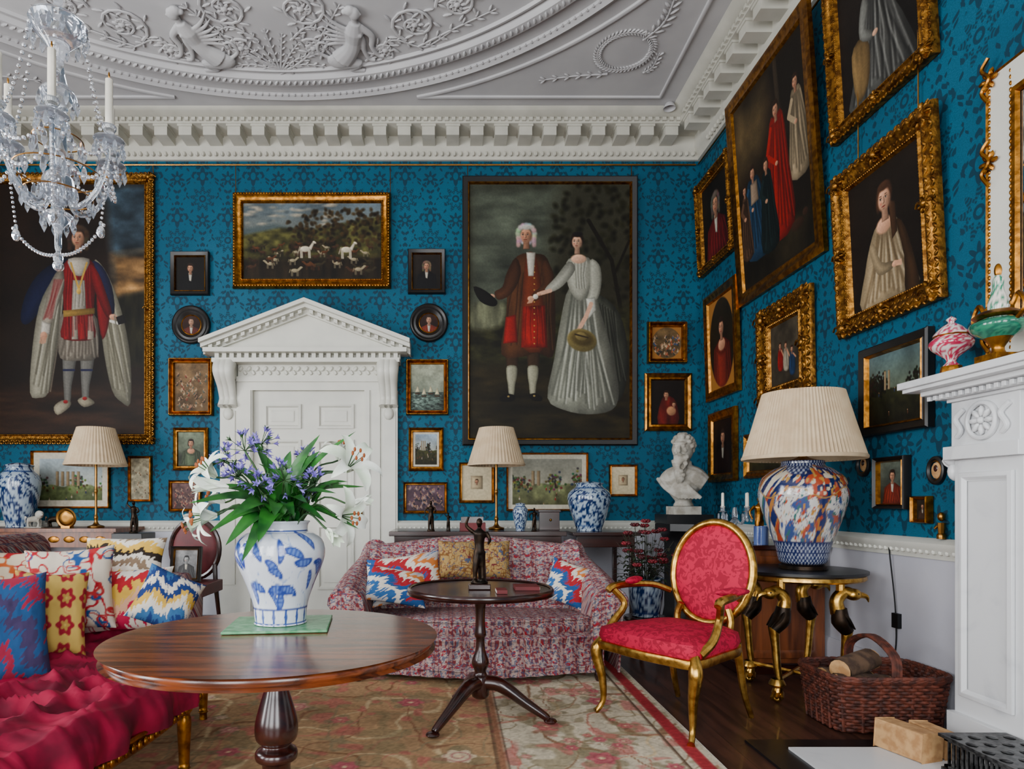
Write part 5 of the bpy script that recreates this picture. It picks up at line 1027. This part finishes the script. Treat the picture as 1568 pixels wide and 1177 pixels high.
for x in (-3.83,-3.64):
    mb=MB(m_bust if x<-3.7 else m_brz).at(x,6.,.871,0,0,0,.8);x=0;z=0;mb.tube([(x-.06,0,z+.09),(x,0,z+.1),(x+.06,0,z+.1)],[.03,.035,.04],10,4);mb.ell((x+.09,-.02,z+.16),(.035,.03,.035));mb.ell((x+.115,-.04,z+.15),(.02,.015,.015));mb.ell((x+.07,-.01,z+.15),(.045,.045,.05))
    for dx_,dy_ in ((.06,.02),(.06,-.02),(-.05,.02),(-.05,-.02)): mb.tube([(x+dx_,dy_,z+.09),(x+dx_*1.15,dy_,z+.05),(x+dx_,dy_,z+.01)],[.018,.012,.014],8,3)
    mb.tube([(x-.08,0,z+.11),(x-.1,0,z+.13),(x-.095,0,z+.06)],.008,6,4);mb.box(x-.09,x+.11,-.04,.04,z,z+.012);mb.make('lion_figurine',remesh=.004)
MB(m_slate).box(-2.9,-2.62,5.55,5.83,0,.08).box(-2.86,-2.66,5.59,5.79,.08,.74).box(-2.89,-2.63,5.56,5.82,.74,.84).make('black_pedestal',bevel=.004);statue('bronze_statuette',(-2.76,5.69,.841),.28,m_brz)
mb=MB(m_mah);rx_,ry_=-2.12,5.2;m_red=M('dark_red_leather',(84,8,16),.6)
t_=np.linspace(0,2*pi,33)[:-1];mb.tube([(rx_+.2*cos(t),ry_+.22,.72+.24*sin(t)) for t in t_],.022,8,0,True)
for s_ in (-1,1): mb.tube([(rx_+s_*.2,ry_-.2,.4),(rx_+s_*.2,ry_-.2,.01)],[.025,.015],8,2).tube([(rx_+s_*.17,ry_+.2,.6),(rx_+s_*.18,ry_+.2,.4),(rx_+s_*.2,ry_+.26,.01)],[.02,.02,.015],8,4)
mb.use(m_red).ell((rx_,ry_+.22,.72),(.19,.03,.23),20,12).box(rx_-.23,rx_+.23,ry_-.23,ry_+.22,.38,.47);mb.make('red_leather_chair',bevel=.01)
pic('framed_photograph',Matrix.Translation((rx_+.02,ry_-.0,.474+.14))@Matrix.Rotation(-.15,4,'X'),.24,.28,.03,'black',port((80,80,80),(170,170,168),(50,50,50),(150,150,150)),60)
# plant
mb=MB(m_mah).lathe([(0,.25),(.15,.25),(.16,.265),(.15,.28),(0,.28)],24,1,c=(1.42,4.75,0),sm=False)
for i in range(3): a=i*2.1;mb.tube([(1.42+.05*cos(a),4.75+.05*sin(a),.25),(1.42+.14*cos(a),4.75+.14*sin(a),.008)],.015,6,2)
mb.make('plant_stool')
MB(m_por).lathe([(0,0),(.09,0),(.10,.03),(.12,.16),(.125,.25),(.135,.27),(.125,.275),(.11,.24),(0,.22)],96,5,bwp,c=(1.42,4.75,.281)).make('blue_white_planter')
m_rf=M('flower_dark_red',(116,10,28),.65,c2=(56,6,14));m_dl=M('dark_foliage',(26,48,22),.55,c2=(40,30,22),ns=30);mb=MB(m_dl)
for i in range(90):
    a=random.uniform(0,2*pi);r=.24*random.random()**.6;z=random.uniform(.62,.98)-.5*r;b=np.array((1.42+.04*cos(a),4.75+.04*sin(a),.52));e=np.array((1.42+r*cos(a),4.75+r*sin(a),z));mb.use(m_dl);mb.tube([b,(b+e)/2+np.array((0,0,.03)),e],.0016,4,3)
    for j in range(2): c_=b*(.5-.3*j)+e*(.5+.3*j);a2=a+random.uniform(-1.5,1.5);strip_leaf(mb,[tuple(c_),tuple(c_+np.array((.03*cos(a2),.03*sin(a2),.012))),tuple(c_+np.array((.065*cos(a2),.065*sin(a2),-.01)))],.011,(0,0,1),.2,3)
    if i%3==0 and z>.66:
        mb.use(m_rf)
        for ring_ in (0,1):
            for j in range(6): t=j*1.05+ring_*.5;k_=.022-.008*ring_;mb.ell((e[0]+k_*cos(t),e[1]+k_*sin(t),e[2]+.008*ring_),(.018,.011,.008),6,4,(0,-.5,t))
mb.make('potted_red_flowers',smooth=0)
# ================= CHANDELIER =================
hx,hy=-1.40,2.33;mb=MB(m_glass)
mb.lathe([(0,1.96),(.014,1.965),(.016,1.985),(.008,2.0),(.012,2.02),(.014,2.08),(.035,2.11),(.05,2.13),(.02,2.15),(.02,2.17),(.05,2.2),(.05,2.26),(.02,2.3),(.03,2.36),(.025,2.5),(.06,2.56),(.03,2.6),(.02,2.7),(.08,2.78),(.09,2.82),(.02,2.84),(.02,3.0)],20,3,c=(hx,hy,0))
mb.use(m_brs).tube([(hx,hy,3.0),(hx,hy,CH-.02)],.008,6,1).lathe([(.06,0),(.03,-.03),(.0,-.05)],16,2,c=(hx,hy,CH-.001))
def drop(x,y,z,s=1.):
    mb.use(m_glass);a=np.array([(0,0,.0),(.006*s,0,-.012*s),(0,.006*s,-.012*s),(-.006*s,0,-.012*s),(0,-.006*s,-.012*s),(.009*s,0,-.032*s),(0,.009*s,-.032*s),(-.009*s,0,-.032*s),(0,-.009*s,-.032*s),(0,0,-.05*s)])+np.array((x,y,z))
    mb.add(a,[(0,1,2),(0,2,3),(0,3,4),(0,4,1),(1,5,6,2),(2,6,7,3),(3,7,8,4),(4,8,5,1),(5,9,6),(6,9,7),(7,9,8),(8,9,5)])
tips=[];NA=6
for i in range(NA):
    a=i*2*pi/NA-.08;R_=.19;zt=2.44;f=lambda r,z:(hx+r*cos(a),hy+r*sin(a),z)
    mb.use(m_glass).tube([f(.03,2.22),f(R_*.35,2.16),f(R_*.7,2.2),f(R_*.95,2.3),f(R_,zt-.06)],[.012,.011,.009,.008,.008],8,6)
    e=f(R_,zt-.06);tips.append((a,R_,zt));mb.lathe([(.008,-.01),(.045,.0),(.05,.012),(.012,.006),(.012,.03),(.024,.05),(.022,.062),(.012,.05)],18,2,c=e)
    mb.use(m_wax).lathe([(.013,.05),(.0125,.225),(.0,.23)],12,1,c=e,sm=False).use(m_brs).ell((e[0],e[1],e[2]+.241),(.004,.004,.012),6,4)
    for j in range(9): t=j*2*pi/9;drop(e[0]+.047*cos(t),e[1]+.047*sin(t),e[2]+.0,1.1)
    if i in (0,3,5):
        for j in range(13): mb.use(m_glass).ell((f(R_*(1-.012*j),0)[0],f(R_*(1-.012*j),0)[1],zt-.12-j*.017),.0055,6,4)
        g_=f(R_*.84,2.075);mb.ell((g_[0],g_[1],2.095),(.007,.007,.011),8,5);mb.ell((g_[0],g_[1],2.066),(.014,.014,.022),10,7)
    else:
        mb.use(m_glass).ell((e[0],e[1],e[2]-.03),(.012,.012,.018),10,7);drop(e[0],e[1],e[2]-.05,1.6)
for i in range(NA):
    a,R1,z1=tips[i];b,R2,z2=tips[(i+1)%NA];b=b+2*pi if b<a else b
    for dep,zz,kr in ((.08,-.06,1.),(.09,-.13,.95)):
        for j in range(13):
            t=j/12;aa=a+(b-a)*t;rr2=R1*kr;z=z1+zz-dep*4*t*(1-t);mb.use(m_glass).ell((hx+rr2*cos(aa),hy+rr2*sin(aa),z),.0075,6,4)
    for j in range(20):
        t=j/19;r_=.09*(1-t)+R1*t;z=2.80*(1-t)+(z1-.04)*t-.25*t*(1-t);mb.ell((hx+r_*cos(a),hy+r_*sin(a),z),.007,6,4)
for sg in (0,pi):
    for j in range(16):
        t=j/15;r_=R_*.84*(1-t)+.01;z=2.09*(1-t)+1.99*t-.12*t*(1-t);mb.ell((hx+r_*cos(sg-.08),hy+r_*sin(sg-.08),z),.007,6,4)
for r_,z,n_,s_ in ((.09,2.8,14,1.3),(.06,2.56,10,1.2),(.05,2.13,8,1.2),(.11,2.2,12,1.2),(.05,2.24,8,1.2),(.14,2.28,14,1.4),(.08,2.4,12,1.4)):
    for j in range(n_): t=j*2*pi/n_;drop(hx+r_*cos(t),hy+r_*sin(t),z,s_)
mb.use(m_brs)
for r_,z in ((.11,2.2),(.14,2.28),(.08,2.4)): mb.tube([(hx+r_*cos(t),hy+r_*sin(t),z) for t in np.linspace(0,2*pi,33)[:-1]],.0025,5,0,True)
mb.use(m_glass).ell((hx,hy,1.95),.019,12,8);mb.make('crystal_chandelier',smooth=30)
# ================= CAMERA =================
cam=bpy.data.cameras.new('camera');co=bpy.data.objects.new('camera',cam);S.collection.objects.link(co)
co.location=(0,0,1.11);co.rotation_euler=(pi/2,0,0);cam.sensor_width=36;cam.lens=1000/1568*36;cam.shift_x=94/1568;cam.shift_y=179.5/1568;cam.clip_start=.05
S.camera=co
